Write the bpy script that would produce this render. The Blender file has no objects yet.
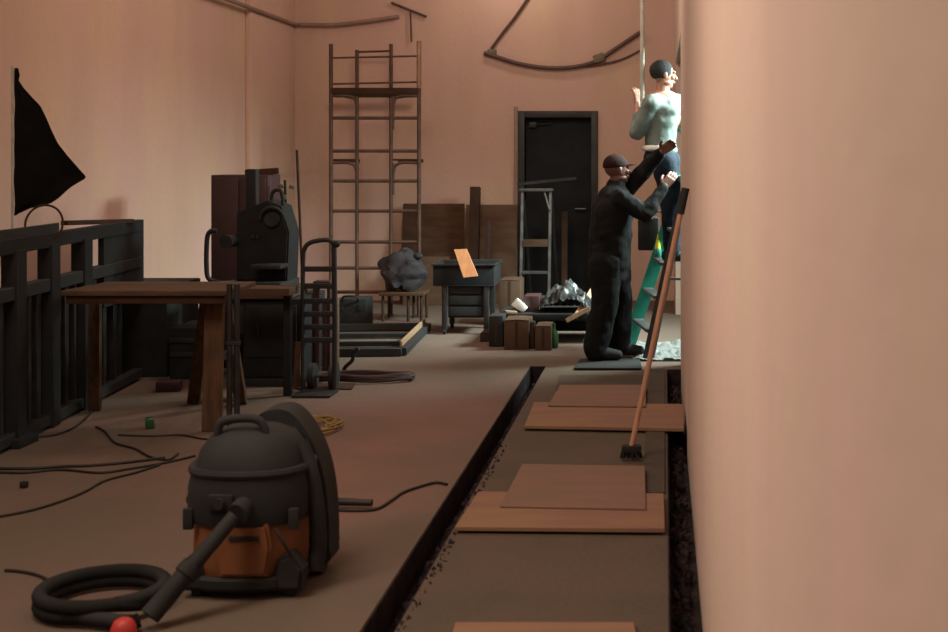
import bpy, bmesh, math, random
from mathutils import Vector, Matrix, Euler, noise
random.seed(7)
S = bpy.context.scene
COL = S.collection
PI = math.pi
F = 1300.0            # focal length in pixels (948 px wide frame)
EYE = 1.6
def X(px, Y): return (px - 665.0) / F * Y
def Z(py, Y): return EYE - (py - 157.0) / F * Y
def P(px, py, Y): return Vector((X(px, Y), Y, Z(py, Y)))
def FY(py): return EYE * F / (py - 157.0)      # depth of a floor point

# ------------------------------------------------------------------ camera, world, lights
cam = bpy.data.cameras.new('camera'); co = bpy.data.objects.new('camera', cam); COL.objects.link(co)
co.location = (0, 0, EYE); co.rotation_euler = (PI/2, 0, 0)
cam.sensor_width = 36; cam.lens = F/948*36
cam.shift_x = (474-665)/948; cam.shift_y = -(316-157)/948
cam.clip_start = .05
cam.dof.use_dof = True; cam.dof.focus_distance = 10.3; cam.dof.aperture_fstop = 4.0
S.camera = co
w = bpy.data.worlds.new('daylight'); S.world = w; w.use_nodes = True
w.node_tree.nodes['Background'].inputs[0].default_value = (.70, .86, .84, 1)
w.node_tree.nodes['Background'].inputs[1].default_value = .3
S.view_settings.view_transform = 'Standard'; S.view_settings.look = 'None'
S.view_settings.gamma = 1; S.view_settings.use_curve_mapping = False
S.view_settings.exposure = 0.0
def area(name, loc, rot, sx, sy, power, col, spread=180):
    l = bpy.data.lights.new(name, 'AREA'); l.shape = 'RECTANGLE'; l.size = sx; l.size_y = sy
    l.energy = power; l.color = col; l.spread = math.radians(spread)
    o = bpy.data.objects.new(name, l); COL.objects.link(o); o.location = loc; o.rotation_euler = rot
    return o
WARM = (1.0, .78, .60)
area('ceiling_lamp_light', (-2.3, 3.8, 4.55), (math.radians(14), 0, 0), 1.6, 2.0, 112, WARM)
area('right_wall_fill_light', (-3.3, 2.6, 3.3), (0, math.radians(-80), 0), 1.2, 1.0, 76, (1.0,.84,.68), 150)  # added fill with no known lamp behind it, brightens the right wall
area('ceiling_lamp_light', (-1.4, 9.6, 4.55), (math.radians(22), 0, 0), 1.6, 1.2, 80, WARM)
pl = bpy.data.lights.new('work_lamp_light', 'POINT'); pl.energy = 24; pl.color = (1, .82, .68); pl.shadow_soft_size = .12
po = bpy.data.objects.new('work_lamp_light', pl); COL.objects.link(po); po.location = (-1.65, 13.75, 3.95)
area('opening_daylight', (1.5, 10.95, 2.9), (0, math.radians(50), 0), 1.0, 1.3, 175, (.82, 1.0, .93), 92)

# ------------------------------------------------------------------ materials
def mat(name, c, rough=.6, metal=0.0, c2=None, scale=6.0, bump=.0, bscale=40.0, mix=(.4,.6), stretch=(1,1,1), spec=.5):
    m = bpy.data.materials.new(name); m.use_nodes = True
    nt = m.node_tree; N = nt.nodes; L = nt.links
    b = N['Principled BSDF']; b.inputs['Roughness'].default_value = rough; b.inputs['Metallic'].default_value = metal
    b.inputs['Specular IOR Level'].default_value = spec
    b.inputs['Base Color'].default_value = (*c, 1)
    tc = N.new('ShaderNodeTexCoord'); mp = N.new('ShaderNodeMapping'); mp.inputs['Scale'].default_value = stretch
    L.new(tc.outputs['Object'], mp.inputs[0])
    if c2 is None: c2 = tuple(v*.72 for v in c)
    n = N.new('ShaderNodeTexNoise'); n.inputs['Scale'].default_value = scale; n.inputs['Detail'].default_value = 6
    L.new(mp.outputs[0], n.inputs['Vector'])
    r = N.new('ShaderNodeValToRGB'); r.color_ramp.elements[0].position = mix[0]; r.color_ramp.elements[1].position = mix[1]
    r.color_ramp.elements[0].color = (*c, 1); r.color_ramp.elements[1].color = (*c2, 1)
    L.new(n.outputs['Fac'], r.inputs[0]); L.new(r.outputs[0], b.inputs['Base Color'])
    if bump:
        n2 = N.new('ShaderNodeTexNoise'); n2.inputs['Scale'].default_value = bscale; n2.inputs['Detail'].default_value = 5
        L.new(mp.outputs[0], n2.inputs['Vector'])
        bp = N.new('ShaderNodeBump'); bp.inputs['Strength'].default_value = bump; bp.inputs['Distance'].default_value = .02
        L.new(n2.outputs['Fac'], bp.inputs['Height']); L.new(bp.outputs[0], b.inputs['Normal'])
    return m
def plaster(name, a, b_, c_):
    # troweled plaster: big pink / ochre clouds and faint vertical streaks
    m = mat(name, a, rough=.75, c2=b_, scale=1.3, bump=.18, bscale=22, mix=(.38,.64), spec=.3)
    nt = m.node_tree; N = nt.nodes; L = nt.links; b = N['Principled BSDF']
    tc = N['Texture Coordinate']
    mp = N.new('ShaderNodeMapping'); mp.inputs['Scale'].default_value = (1.3, 1.3, .30); L.new(tc.outputs['Object'], mp.inputs[0])
    n = N.new('ShaderNodeTexNoise'); n.inputs['Scale'].default_value = 2.0; n.inputs['Detail'].default_value = 5; L.new(mp.outputs[0], n.inputs['Vector'])
    r = N.new('ShaderNodeValToRGB'); r.color_ramp.elements[0].position = .40; r.color_ramp.elements[1].position = .75
    L.new(n.outputs['Fac'], r.inputs[0])
    mx = N.new('ShaderNodeMix'); mx.data_type = 'RGBA'
    L.new(r.outputs[0], mx.inputs[0]); L.new(N['Color Ramp'].outputs[0], mx.inputs[6]); mx.inputs[7].default_value = (*c_, 1)
    L.new(mx.outputs[2], b.inputs['Base Color'])
    return m
M = {}
M['wall'] = plaster('plaster', (.61,.43,.32), (.61,.40,.36), (.55,.375,.30))
M['wall_r'] = plaster('plaster_right', (.58,.46,.38), (.60,.44,.40), (.55,.42,.355))
M['ceil'] = mat('ceiling_paint', (.5,.42,.36), .8, bump=.1)
M['floor'] = mat('concrete', (.116,.091,.070), .8, c2=(.140,.095,.078), scale=1.6, bump=.35, bscale=14, mix=(.42,.62), spec=.25)
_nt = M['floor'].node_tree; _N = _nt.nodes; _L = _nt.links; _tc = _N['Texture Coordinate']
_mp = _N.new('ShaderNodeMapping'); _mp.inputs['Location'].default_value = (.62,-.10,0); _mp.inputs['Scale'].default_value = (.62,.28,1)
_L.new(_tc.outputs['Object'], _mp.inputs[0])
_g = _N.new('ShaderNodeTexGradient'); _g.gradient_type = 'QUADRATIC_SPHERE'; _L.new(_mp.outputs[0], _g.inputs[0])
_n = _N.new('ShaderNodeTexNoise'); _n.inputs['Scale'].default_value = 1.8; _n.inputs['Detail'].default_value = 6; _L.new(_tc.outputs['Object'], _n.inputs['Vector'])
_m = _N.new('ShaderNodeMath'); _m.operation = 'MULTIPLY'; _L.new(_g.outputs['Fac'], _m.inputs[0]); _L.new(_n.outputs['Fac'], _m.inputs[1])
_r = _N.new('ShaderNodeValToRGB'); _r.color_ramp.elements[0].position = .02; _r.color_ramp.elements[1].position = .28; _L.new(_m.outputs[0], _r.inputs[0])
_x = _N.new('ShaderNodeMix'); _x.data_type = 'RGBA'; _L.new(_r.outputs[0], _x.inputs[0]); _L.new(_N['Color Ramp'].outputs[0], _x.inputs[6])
_x.inputs[7].default_value = (.235,.125,.105,1); _L.new(_x.outputs[2], _N['Principled BSDF'].inputs['Base Color'])   # soft-edged paler reddish patch mixed into the concrete
M['slab'] = mat('concrete_slab', (.060,.049,.038), .85, c2=(.078,.060,.048), scale=2.5, bump=.3, bscale=25, spec=.2)
M['walk'] = mat('walkway_concrete', (.088,.070,.054), .85, c2=(.105,.076,.060), scale=2.5, bump=.35, bscale=25, spec=.2)
M['dirt_shade'] = mat('trench_dirt_and_shade', (.022,.018,.021), .95, c2=(.040,.030,.032), scale=9, bump=.6, bscale=30, spec=.1)
M['rubble'] = mat('rubble', (.060,.042,.045), .95, c2=(.026,.021,.025), scale=8, bump=.4, spec=.1)
M['ply_floor'] = mat('dusty_plywood', (.245,.15,.09), .85, c2=(.225,.125,.10), scale=2.2, bump=.1, stretch=(1,4,4), spec=.15)
M['ply_floor2'] = mat('dusty_plywood_b', (.19,.125,.096), .85, c2=(.22,.125,.104), scale=2.2, bump=.1, stretch=(1,4,4), spec=.15)
M['wood'] = mat('rough_wood', (.098,.058,.036), .75, c2=(.065,.039,.025), scale=5, bump=.2, stretch=(1,6,6), spec=.25)
M['wood_v'] = mat('rough_wood_upright', (.115,.066,.037), .75, c2=(.072,.041,.025), scale=5, bump=.2, stretch=(6,6,1), spec=.25)
M['wood_pale'] = mat('pale_wood', (.33,.20,.12), .65, c2=(.24,.15,.09), scale=6, bump=.1, stretch=(6,6,1))
M['wood_dark'] = mat('dark_wood', (.055,.028,.016), .75, c2=(.038,.02,.012), scale=5, bump=.15, spec=.2)
M['ply_dark'] = mat('dark_plywood', (.085,.045,.026), .8, c2=(.06,.032,.02), scale=3, bump=.1, stretch=(1,1,5), spec=.15)
M['ply_mid'] = mat('brown_plywood', (.13,.078,.05), .8, c2=(.10,.058,.038), scale=3, bump=.1, stretch=(1,1,5), spec=.15)
M['orange'] = mat('warm_lit_wood', (.62,.29,.125), .6, c2=(.55,.22,.10), scale=7, stretch=(4,4,1))  # wood with the warm light on it put into the base colour
M['black'] = mat('black_steel', (.012,.013,.0145), .65, .1, c2=(.017,.0185,.0205), scale=9, bump=.08)
M['black2'] = mat('matt_black_paint', (.009,.0105,.012), .8, c2=(.013,.015,.017), scale=7, bump=.1, spec=.3)
M['grey_dark'] = mat('dark_grey_steel', (.035,.036,.038), .5, .4, c2=(.022,.022,.024), scale=8)
M['plastic'] = mat('black_plastic', (.007,.0085,.010), .8, c2=(.013,.014,.016), scale=9, bump=.05)
M['plastic_grey'] = mat('charcoal_plastic', (.0105,.013,.0155), .8, c2=(.0075,.009,.011), scale=5, bump=.05)
M['drum'] = mat('orange_brown_drum', (.20,.075,.026), .65, c2=(.15,.055,.02), scale=4, bump=.05)
M['rubber'] = mat('rubber', (.008,.009,.010), .8, c2=(.011,.012,.013))
M['red'] = mat('red_plastic', (.5,.035,.03), .5, c2=(.4,.03,.025))
M['maroon'] = mat('maroon_paint', (.045,.014,.018), .6, c2=(.032,.012,.014), scale=5)
M['cloth_black'] = mat('black_cloth', (.010,.010,.010), .9, c2=(.014,.013,.013), bump=.2, bscale=90, spec=.15)
M['steel'] = mat('galvanised_steel', (.30,.31,.30), .45, .7, c2=(.2,.2,.2), scale=12)
M['rust'] = mat('rusty_scaffold_tube', (.105,.055,.038), .65, .1, c2=(.07,.038,.028), scale=9)
M['rust_lit'] = mat('lit_scaffold_tube', (.40,.24,.17), .5, .3, c2=(.3,.18,.12), scale=9)  # paler copy of the rusty tube, light on the upper post put into colour
M['alu'] = mat('aluminium', (.16,.17,.17), .4, .6, c2=(.10,.105,.11), scale=8)
M['green'] = mat('green_fibreglass', (.02,.32,.24), .45, c2=(.015,.24,.19), scale=6)
M['cap'] = mat('green_cap', (.03,.25,.2), .5)
M['yellow'] = mat('yellow_plastic', (.75,.72,.06), .4, c2=(.6,.6,.05))
M['white'] = mat('white_sheet', (.80,.80,.78), .7, c2=(.7,.7,.69), scale=8, bump=.4, bscale=14)
M['paper'] = mat('dusty_paper', (.42,.43,.42), .8, c2=(.34,.35,.34), scale=8, bump=.4, bscale=14)
M['card'] = mat('cardboard', (.095,.057,.037), .8, c2=(.075,.046,.031), scale=4, spec=.15)
M['card2'] = mat('dark_cardboard', (.05,.03,.022), .8, c2=(.04,.025,.02), scale=4, spec=.15)
M['sheet'] = mat('grey_plastic_sheet', (.075,.078,.078), .35, c2=(.03,.031,.032), scale=7, bump=.5, bscale=9)
M['sack'] = mat('purple_grey_sack', (.030,.024,.030), .8, c2=(.020,.017,.020), scale=7, bump=.5, bscale=12)
M['jacket'] = mat('black_work_jacket', (.008,.009,.010), .9, c2=(.006,.007,.008), scale=7, bump=.3, bscale=20, spec=.2)
M['trouser'] = mat('black_work_trousers', (.007,.008,.009), .9, c2=(.005,.006,.007), scale=7, bump=.3, bscale=20, spec=.2)
M['shirt'] = mat('pale_green_shirt', (.17,.215,.205), .85, c2=(.14,.18,.17), scale=6, bump=.4, bscale=16, spec=.2)
M['jeans'] = mat('dark_jeans', (.012,.020,.034), .85, c2=(.009,.014,.024), scale=10, bump=.3, bscale=30, spec=.2)
M['skin'] = mat('brown_skin', (.15,.065,.045), .5, c2=(.12,.052,.038), scale=8)
M['skin2'] = mat('tan_skin', (.36,.18,.13), .5, c2=(.3,.15,.10), scale=8)
M['hair'] = mat('black_hair', (.006,.006,.008), .85, c2=(.009,.009,.010), scale=30, bump=.6, bscale=120)
M['hat'] = mat('maroon_cap_cloth', spec=.15, c=(.024,.009,.009), rough=.9, c2=(.018,.008,.009), scale=12, bump=.2)
M['eye'] = mat('eye_white', (.7,.68,.64), .3)
M['cable'] = mat('black_cable', (.015,.012,.011), .6)
M['wire'] = mat('brown_wall_cable', (.11,.055,.045), .6, c2=(.08,.04,.035))
M['conduit'] = mat('painted_conduit', (.30,.20,.17), .6, c2=(.25,.17,.14))
M['jbox'] = mat('olive_junction_box', (.17,.14,.09), .6)
M['pipe'] = mat('pale_pipe', (.42,.42,.37), .45, c2=(.34,.33,.29), scale=14)
M['yellowcable'] = mat('yellow_cable', (.30,.19,.05), .6)
M['broomwood'] = mat('broom_handle_wood', (.50,.28,.19), .5, c2=(.4,.22,.15), scale=8, stretch=(6,6,1))
M['stripe'] = mat('blue_stripe', (.16,.25,.42), .8)
M['paint'] = mat('black_bristle', (.012,.011,.011), .95)
M['glassgreen'] = mat('green_bottle', (.03,.10,.04), .2)
M['tarp'] = mat('black_tarp', (.012,.012,.013), .5, bump=.4, bscale=8)

# ------------------------------------------------------------------ mesh helpers
WO = {}            # world offset of each object (all roots unrotated)
class MB:
    def __init__(s): s.b = bmesh.new()
    def box(s, c, size, rot=None, bev=0.0):
        r = bmesh.ops.create_cube(s.b, size=1.0)['verts']
        for v in r: v.co = Vector((v.co.x*size[0], v.co.y*size[1], v.co.z*size[2]))
        if bev:
            es = list({e for v in r for e in v.link_edges})
            o = bmesh.ops.bevel(s.b, geom=es, offset=bev, segments=2, affect='EDGES', profile=.6)
            r = list({v for f in o['faces'] for v in f.verts} | {v for v in r if v.is_valid})
        R = Euler(rot).to_matrix() if rot else Matrix.Identity(3)
        for v in r: v.co = R @ v.co + Vector(c)
        return s
    def bb(s, x0, x1, y0, y1, z0, z1, bev=0.0):
        return s.box(((x0+x1)/2,(y0+y1)/2,(z0+z1)/2), (abs(x1-x0),abs(y1-y0),abs(z1-z0)), None, bev)
    def beam(s, p0, p1, wx, wy, bev=.003, up=(0,1,0)):
        p0 = Vector(p0); p1 = Vector(p1); d = p1-p0; z = d.normalized()
        u = Vector(up); 
        if abs(z.dot(u)) > .98: u = Vector((1,0,0))
        x = u.cross(z).normalized(); y = z.cross(x)
        r = bmesh.ops.create_cube(s.b, size=1.0)['verts']
        for v in r: v.co = Vector((v.co.x*wx, v.co.y*wy, v.co.z*d.length))
        if bev:
            es = list({e for v in r for e in v.link_edges})
            o = bmesh.ops.bevel(s.b, geom=es, offset=bev, segments=1, affect='EDGES')
            r = list({v for f in o['faces'] for v in f.verts} | {v for v in r if v.is_valid})
        mid = (p0+p1)/2
        for v in r: v.co = mid + x*v.co.x + y*v.co.y + z*v.co.z
        return s
    def tube(s, pts, r, seg=10, closed=False, cap=True):
        pts = [Vector(p) for p in pts]; n = len(pts); rings = []
        rr = r if isinstance(r, (list, tuple)) else [r]*n
        t0 = (pts[1]-pts[0]).normalized()
        u = Vector((0,0,1)) if abs(t0.z) < .9 else Vector((1,0,0))
        nrm = (u - t0*u.dot(t0)).normalized()
        for i in range(n):
            if closed: t = (pts[(i+1)%n]-pts[i-1]).normalized()
            else:
                t = (pts[min(i+1,n-1)]-pts[max(i-1,0)]).normalized()
            nrm = (nrm - t*nrm.dot(t)).normalized(); bn = t.cross(nrm)
            rings.append([s.b.verts.new(pts[i] + (nrm*math.cos(a)+bn*math.sin(a))*rr[i]) for a in [2*PI*k/seg for k in range(seg)]])
        m = n if closed else n-1
        for i in range(m):
            A, B = rings[i], rings[(i+1)%n]
            for k in range(seg): s.b.faces.new((A[k], A[(k+1)%seg], B[(k+1)%seg], B[k]))
        if cap and not closed:
            s.b.faces.new(rings[0][::-1]); s.b.faces.new(rings[-1])
        return s
    def cyl(s, p0, p1, r0, r1=None, seg=20):
        r1 = r0 if r1 is None else r1
        return s.tube([p0, p1], [r0, r1], seg)
    def ell(s, c, rad, rot=None, seg=24, rings=14):
        r = bmesh.ops.create_uvsphere(s.b, u_segments=seg, v_segments=rings, radius=1)['verts']
        R = rot if isinstance(rot, Matrix) else (Euler(rot).to_matrix() if rot else Matrix.Identity(3))
        for v in r: v.co = R @ Vector((v.co.x*rad[0], v.co.y*rad[1], v.co.z*rad[2])) + Vector(c)
        return s
    def lathe(s, c, prof, sx=1, sy=1, seg=40, sup=2.0):
        rings = []
        for (r, z) in prof:
            ring = []
            for k in range(seg):
                a = 2*PI*k/seg; ca, sa = math.cos(a), math.sin(a)
                q = (abs(ca)**sup + abs(sa)**sup)**(-1/sup)
                ring.append(s.b.verts.new((c[0]+r*q*ca*sx, c[1]+r*q*sa*sy, c[2]+z)))
            rings.append(ring)
        for A, B in zip(rings, rings[1:]):
            for k in range(seg): s.b.faces.new((A[k], A[(k+1)%seg], B[(k+1)%seg], B[k]))
        s.b.faces.new(rings[0][::-1]); s.b.faces.new(rings[-1])
        return s
    def prism(s, poly, y0, y1, bev=0.0):          # polygon of (x,z), extruded from y0 to y1
        a = [s.b.verts.new((p[0], y0, p[1])) for p in poly]; b = [s.b.verts.new((p[0], y1, p[1])) for p in poly]
        n = len(poly); fs = [s.b.faces.new(a), s.b.faces.new(b[::-1])]
        for i in range(n): s.b.faces.new((a[i], b[i], b[(i+1)%n], a[(i+1)%n]))
        if bev:
            es = list({e for f in fs for e in f.edges})
            bmesh.ops.bevel(s.b, geom=es, offset=bev, segments=2, affect='EDGES')
        return s
    def grid(s, fn, nu, nv):
        g = [[s.b.verts.new(fn(i/nu, j/nv)) for j in range(nv+1)] for i in range(nu+1)]
        for i in range(nu):
            for j in range(nv): s.b.faces.new((g[i][j], g[i+1][j], g[i+1][j+1], g[i][j+1]))
        return s
    def solid(s, t):
        bmesh.ops.solidify(s.b, geom=list(s.b.faces), thickness=t); return s
    def wobble(s, amp, sc, seed=0):
        for v in s.b.verts:
            p = v.co*sc + Vector((seed*3.1, seed*1.7, seed*2.3))
            v.co += Vector((noise.noise(p), noise.noise(p+Vector((9,0,0))), noise.noise(p+Vector((0,9,0)))))*amp
        return s
    def build(s, name, m, parent=None, smooth=None):
        bmesh.ops.recalc_face_normals(s.b, faces=list(s.b.faces))
        if parent is None:
            xs = [v.co.x for v in s.b.verts]; ys = [v.co.y for v in s.b.verts]; zs = [v.co.z for v in s.b.verts]
            off = Vector(((min(xs)+max(xs))/2, (min(ys)+max(ys))/2, min(zs)))
        else: off = WO[parent]
        for v in s.b.verts: v.co -= off
        me = bpy.data.meshes.new(name); s.b.to_mesh(me); s.b.free()
        o = bpy.data.objects.new(name, me); COL.objects.link(o)
        me.materials.append(m if not isinstance(m, str) else M[m])
        if parent is None: o.location = off
        else: o.parent = parent
        WO[o] = off
        for p in me.polygons: p.use_smooth = True
        me.set_sharp_from_angle(angle=math.radians(38 if smooth is None else smooth))
        return o
def thing(name, loc, label, cat, group=None):
    o = bpy.data.objects.new(name, None); COL.objects.link(o); o.location = loc; o.empty_display_size = .1
    WO[o] = Vector(loc); return tag(o, label, cat, group)
def tag(o, label, cat, group=None, kind=None):
    if label: o['label'] = label
    if cat: o['category'] = cat
    if group: o['group'] = group
    if kind: o['kind'] = kind
    return o
def struct(o): o['kind'] = 'structure'; return o
def spline(pts, n=8, closed=False):
    pts = [Vector(p) for p in pts]; out = []; m = len(pts)
    rng = range(m if closed else m-1)
    for i in rng:
        if closed: a, b, c, d = pts[(i-1)%m], pts[i], pts[(i+1)%m], pts[(i+2)%m]
        else: a, b, c, d = pts[max(i-1,0)], pts[i], pts[i+1], pts[min(i+2,m-1)]
        for k in range(n):
            t = k/n
            out.append(.5*((2*b)+(c-a)*t+(2*a-5*b+4*c-d)*t*t+(-a+3*b-3*c+d)*t**3))
    if not closed: out.append(pts[-1])
    return out

# ------------------------------------------------------------------ the setting
XL = -4.18; YB = 14.5; CEIL = 4.8; YF = -1.2
def XR(Y): return .157 - .0037*Y       # face of the right wall
YO0, YO1, ZO = 10.0, 13.2, 2.56         # opening in the right wall
TD = -.15
f = MB()
f.bb(XL-.2, -1.03, YF, YB+.2, -.4, 0)
f.bb(-1.03, -.91, 9.95, YB+.2, -.4, 0)
f.bb(-.91, .012, 9.95, YB+.2, -.4, 0)
f.bb(.012, .4, 9.8, YB+.2, -.4, 0)
f.bb(.4, 3.0, YF, YB+.2, -.4, 0)
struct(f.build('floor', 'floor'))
struct(MB().bb(-.91, .012, YF, 9.95, -.4, 0).build('floor', 'walk'))
struct(MB().bb(-1.03, -.91, YF, 9.95, -.4, TD).bb(.012, .4, YF, 9.8, -.4, TD).build('trim_1', 'dirt_shade'))
struct(MB().bb(-1.03,-1.024,YF,9.95,TD,-.004).bb(-.916,-.91,YF,9.95,TD,-.004).bb(.012,.018,YF,9.8,TD,-.004).bb(-1.024,-.916,9.944,9.95,TD,-.004).bb(.018,.12,9.794,9.8,TD,-.004).build('trench_shade_liner', 'dirt_shade'))  # thin plates added, dark colour standing for shade on the channel sides
struct(MB().bb(XL-.2, XL, YF, YB+.2, 0, CEIL).build('wall_left', 'wall'))
# back wall with door hole
DX0, DX1, DZ = X(518,YB), X(598,YB), Z(111,YB)
bw = MB().bb(XL, DX0, YB, YB+.25, 0, CEIL).bb(DX1, .4, YB, YB+.25, 0, CEIL).bb(DX0, DX1, YB, YB+.25, DZ, CEIL)
struct(bw.build('wall_back', 'wall'))
struct(MB().bb(DX0-.2, DX1+.2, YB+.25, YB+.3, 0, DZ+.2).build('wall_corridor', 'black2'))
# right wall, with the opening
def wallr(y0, y1, z0, z1):
    b = MB(); n = 24 if z1-z0 > 3 else 4
    v = []
    for i in range(n+1):
        y = y0+(y1-y0)*i/n
        v.append([b.b.verts.new(c) for c in ((XR(y),y,z0),(XR(y),y,z1),(.42,y,z1),(.42,y,z0))])
    for A, B in zip(v, v[1:]):
        for k in range(4): b.b.faces.new((A[k],A[(k+1)%4],B[(k+1)%4],B[k]))
    b.b.faces.new(v[0]); b.b.faces.new(v[-1][::-1]); return b
struct(wallr(YF, YO0, -.3, CEIL).build('wall_right', 'wall_r'))
struct(wallr(YO1, YB, 0, CEIL).build('wall_right', 'wall_r'))
struct(wallr(YO0, YO1, ZO, CEIL).build('wall_right', 'wall_r'))
struct(MB().bb(XL-.2, .42, YF, YB+.2, CEIL, CEIL+.15).build('ceiling', 'ceil'))
struct(MB().bb(XL-.2, .42, YF-.15, YF, -.3, CEIL).build('wall_front', 'wall'))
# corner pier where left wall meets back wall
struct(MB().bb(XL, XL+.05, 12.95, YB, 0, CEIL, .008).build('trim_2', 'wall'))
# frame of the right-hand opening
fr = MB()
fr.bb(.20, .27, YO0, YO0+.045, 0, ZO, .004).bb(.20, .27, YO1-.045, YO1, 0, ZO, .004).bb(.20, .27, YO0+.045, YO1-.045, ZO-.045, ZO, .004)
struct(fr.build('trim_3', 'grey_dark'))
# back door: steel frame, leaf, closer
d = thing('door_1', ((DX0+DX1)/2, YB+.02, 0), None, None); d['kind'] = 'structure'
fw = .075
MB().bb(DX0, DX0+fw, YB-.03, YB+.16, 0, DZ, .004).bb(DX1-fw, DX1, YB-.03, YB+.16, 0, DZ, .004).bb(DX0+fw, DX1-fw, YB-.03, YB+.16, DZ-fw, DZ, .004).build('door_frame', 'grey_dark', d)
lf = MB().bb(DX0+fw+.005, DX1-fw-.005, YB+.08, YB+.125, .01, DZ-fw-.005, .003).build('door_leaf', 'black2', d)
MB().bb(DX0+.12, DX0+.2, YB+.04, YB+.08, 1.93, 1.99, .004).cyl((DX0+.16,YB+.06,1.96),(DX0+.36,YB+.05,1.97),.008,seg=8).build('door_closer', 'grey_dark', d)
MB().cyl((DX1-.15,YB+.08,1.02),(DX1-.15,YB+.03,1.02),.012,seg=10).cyl((DX1-.15,YB+.03,1.02),(DX1-.26,YB+.03,1.02),.011,seg=10).build('door_handle', 'alu', d)
# pale strip of plaster reveal left of the door
struct(MB().bb(DX0-.045, DX0, YB-.02, YB, 0, DZ+.05, .004).build('trim_4', 'conduit'))

# rubble in the two channels
def rubble(x0, x1, y0, y1, n, name, label, top, rmax):
    b = MB()
    for i in range(n):
        y = y0+(y1-y0)*random.random(); x = x0+(x1-x0)*random.random(); r = random.uniform(.25,1)*rmax
        g = bmesh.ops.create_icosphere(b.b, subdivisions=1, radius=1)['verts']
        R = Euler([random.random()*6 for _ in range(3)]).to_matrix()
        sc = (r*random.uniform(.7,1.2), r*random.uniform(.7,1.3), r*random.uniform(.4,.8))
        for v in g: v.co = R @ Vector([v.co[k]*sc[k]*random.uniform(.8,1.15) for k in range(3)]) + Vector((x, y, top+random.uniform(-.02,.01)))
    return tag(b.build(name, 'rubble', smooth=20), label, 'rubble', kind='stuff')
rubble(-.985, -.935, 3.6, 9.8, 650, 'rubble', 'dark rubble filling the long floor channel left of the plywood sheets', -.115, .030)
rubble(.035, .100, 3.6, 9.7, 420, 'rubble', 'dark rubble in the floor channel at the foot of the right wall', -.115, .028)
rubble(-.905, -.87, 3.7, 7.2, 170, 'rubble', 'loose crumbs along the near broken edge of the left floor channel', .0, .012)

# ------------------------------------------------------------------ things fixed to the walls
# conduit along the left wall, turning onto the back wall
pts = [(XL+.03, Y_, Z(0+25*(x-215)/75, Y_)) for x, Y_ in ((150, 10.7), (215, 12.1))]
zc = Z(25, YB)
c1 = MB().tube(spline([(XL+.075, 9.0, zc+.02), (XL+.075, 11.5, zc+.01), (XL+.075, YB-.10, zc), (XL+.13, YB-.05, zc), (X(340,YB), YB-.05, Z(25,YB)), (X(400,YB), YB-.05, Z(17,YB))]), .022, 10).build('conduit', 'conduit')
tag(c1, 'painted conduit running along the left wall and round onto the back wall', 'conduit')
c2 = thing('wall_bracket', (X(412,YB), YB-.03, Z(30,YB)), 'thin bracket arm with drop rod on back wall above the scaffold', 'bracket')
MB().cyl((X(392,YB),YB-.03,Z(3,YB)), (X(427,YB),YB-.03,Z(17,YB)), .014, seg=8).build('arm', 'wire', c2)
MB().cyl((X(411,YB),YB-.03,Z(12,YB)), (X(412,YB),YB-.03,Z(42,YB)), .010, seg=8).build('drop_rod', 'wire', c2)
YC = YB-.04
sag = MB().tube(spline([P(484,53,YC), P(497,57,YC), P(520,64,YC), P(548,68,YC), P(575,67,YC), P(597,61,YC), P(614,50,YC), P(641,32,YC)]), [.024]*57 , 8)
tag(sag.build('cable', 'wire'), 'thick brown cable sagging across the back wall above the door', 'cable')
tag(MB().tube(spline([P(560,68,YC+.01), P(590,66,YC+.01), P(620,60,YC+.01), P(641,50,YC+.01)]), .012, 8).build('cable', 'wire'), 'thinner cable under the sagging one, rising right to the pale pole', 'cable')
tag(MB().tube(spline([P(491,49,YC+.01), P(505,30,YC+.01), P(516,16,YC+.01), P(532,-8,YC+.01)]), .016, 8).build('cable', 'wire'), 'cable climbing steeply to the ceiling from the left end of the sag', 'cable')
tag(MB().box(P(492,52,YC+.005), (.10,.05,.06), None, .008).build('junction_box', 'jbox'), 'small olive junction box at the left end of the sagging cable', 'junction box')
tag(MB().box(P(599,58,YC+.005), (.12,.06,.09), (0,-.35,0), .008).build('junction_box', 'jbox'), 'olive junction box on the sagging cable up right of the door', 'junction box')

# ------------------------------------------------------------------ plywood on the right floor
def board(name, quad, z0, t, m, label, cat='board', group=None):
    if name == 'plywood_sheet': group = 'plywood sheets laid on the walkway'
    b = MB(); n = len(quad)
    lo = [b.b.verts.new((p[0],p[1],z0)) for p in quad]; hi = [b.b.verts.new((p[0],p[1],z0+t)) for p in quad]
    b.b.faces.new(lo[::-1]); b.b.faces.new(hi)
    for i in range(n): b.b.faces.new((lo[i],lo[(i+1)%n],hi[(i+1)%n],hi[i]))
    bmesh.ops.bevel(b.b, geom=list(b.b.edges), offset=.003, segments=1, affect='EDGES')
    return tag(b.build(name, m), label, cat, group)
def q(px, py): Y_ = FY(py); return (X(px,Y_), Y_)
board('plank', [(-.10,6.16),(.0,6.16),(.0,9.75),(-.13,9.75)], 0, .012, 'slab', 'narrow grey plank running back along the right edge of the walkway', 'plank')
board('plywood_sheet', [q(455,534),q(665,536),q(664,500),q(478,498)], .012, .020, 'ply_floor', 'reddish plywood sheet in front of the broom, nearest whole sheet', 'plywood sheet')
board('plywood_sheet', [q(500,515),q(646,518),q(645,474),q(522,472)], .032, .010, 'ply_floor2', 'thinner plywood sheet lying on the reddish sheet in front of the broom', 'plywood sheet')
board('plywood_sheet', [q(524,431),q(684,434),q(683.2,409),q(534,407)], .012, .020, 'ply_floor', 'plywood sheet bridging to the right wall behind the broom head', 'plywood sheet')
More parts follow.
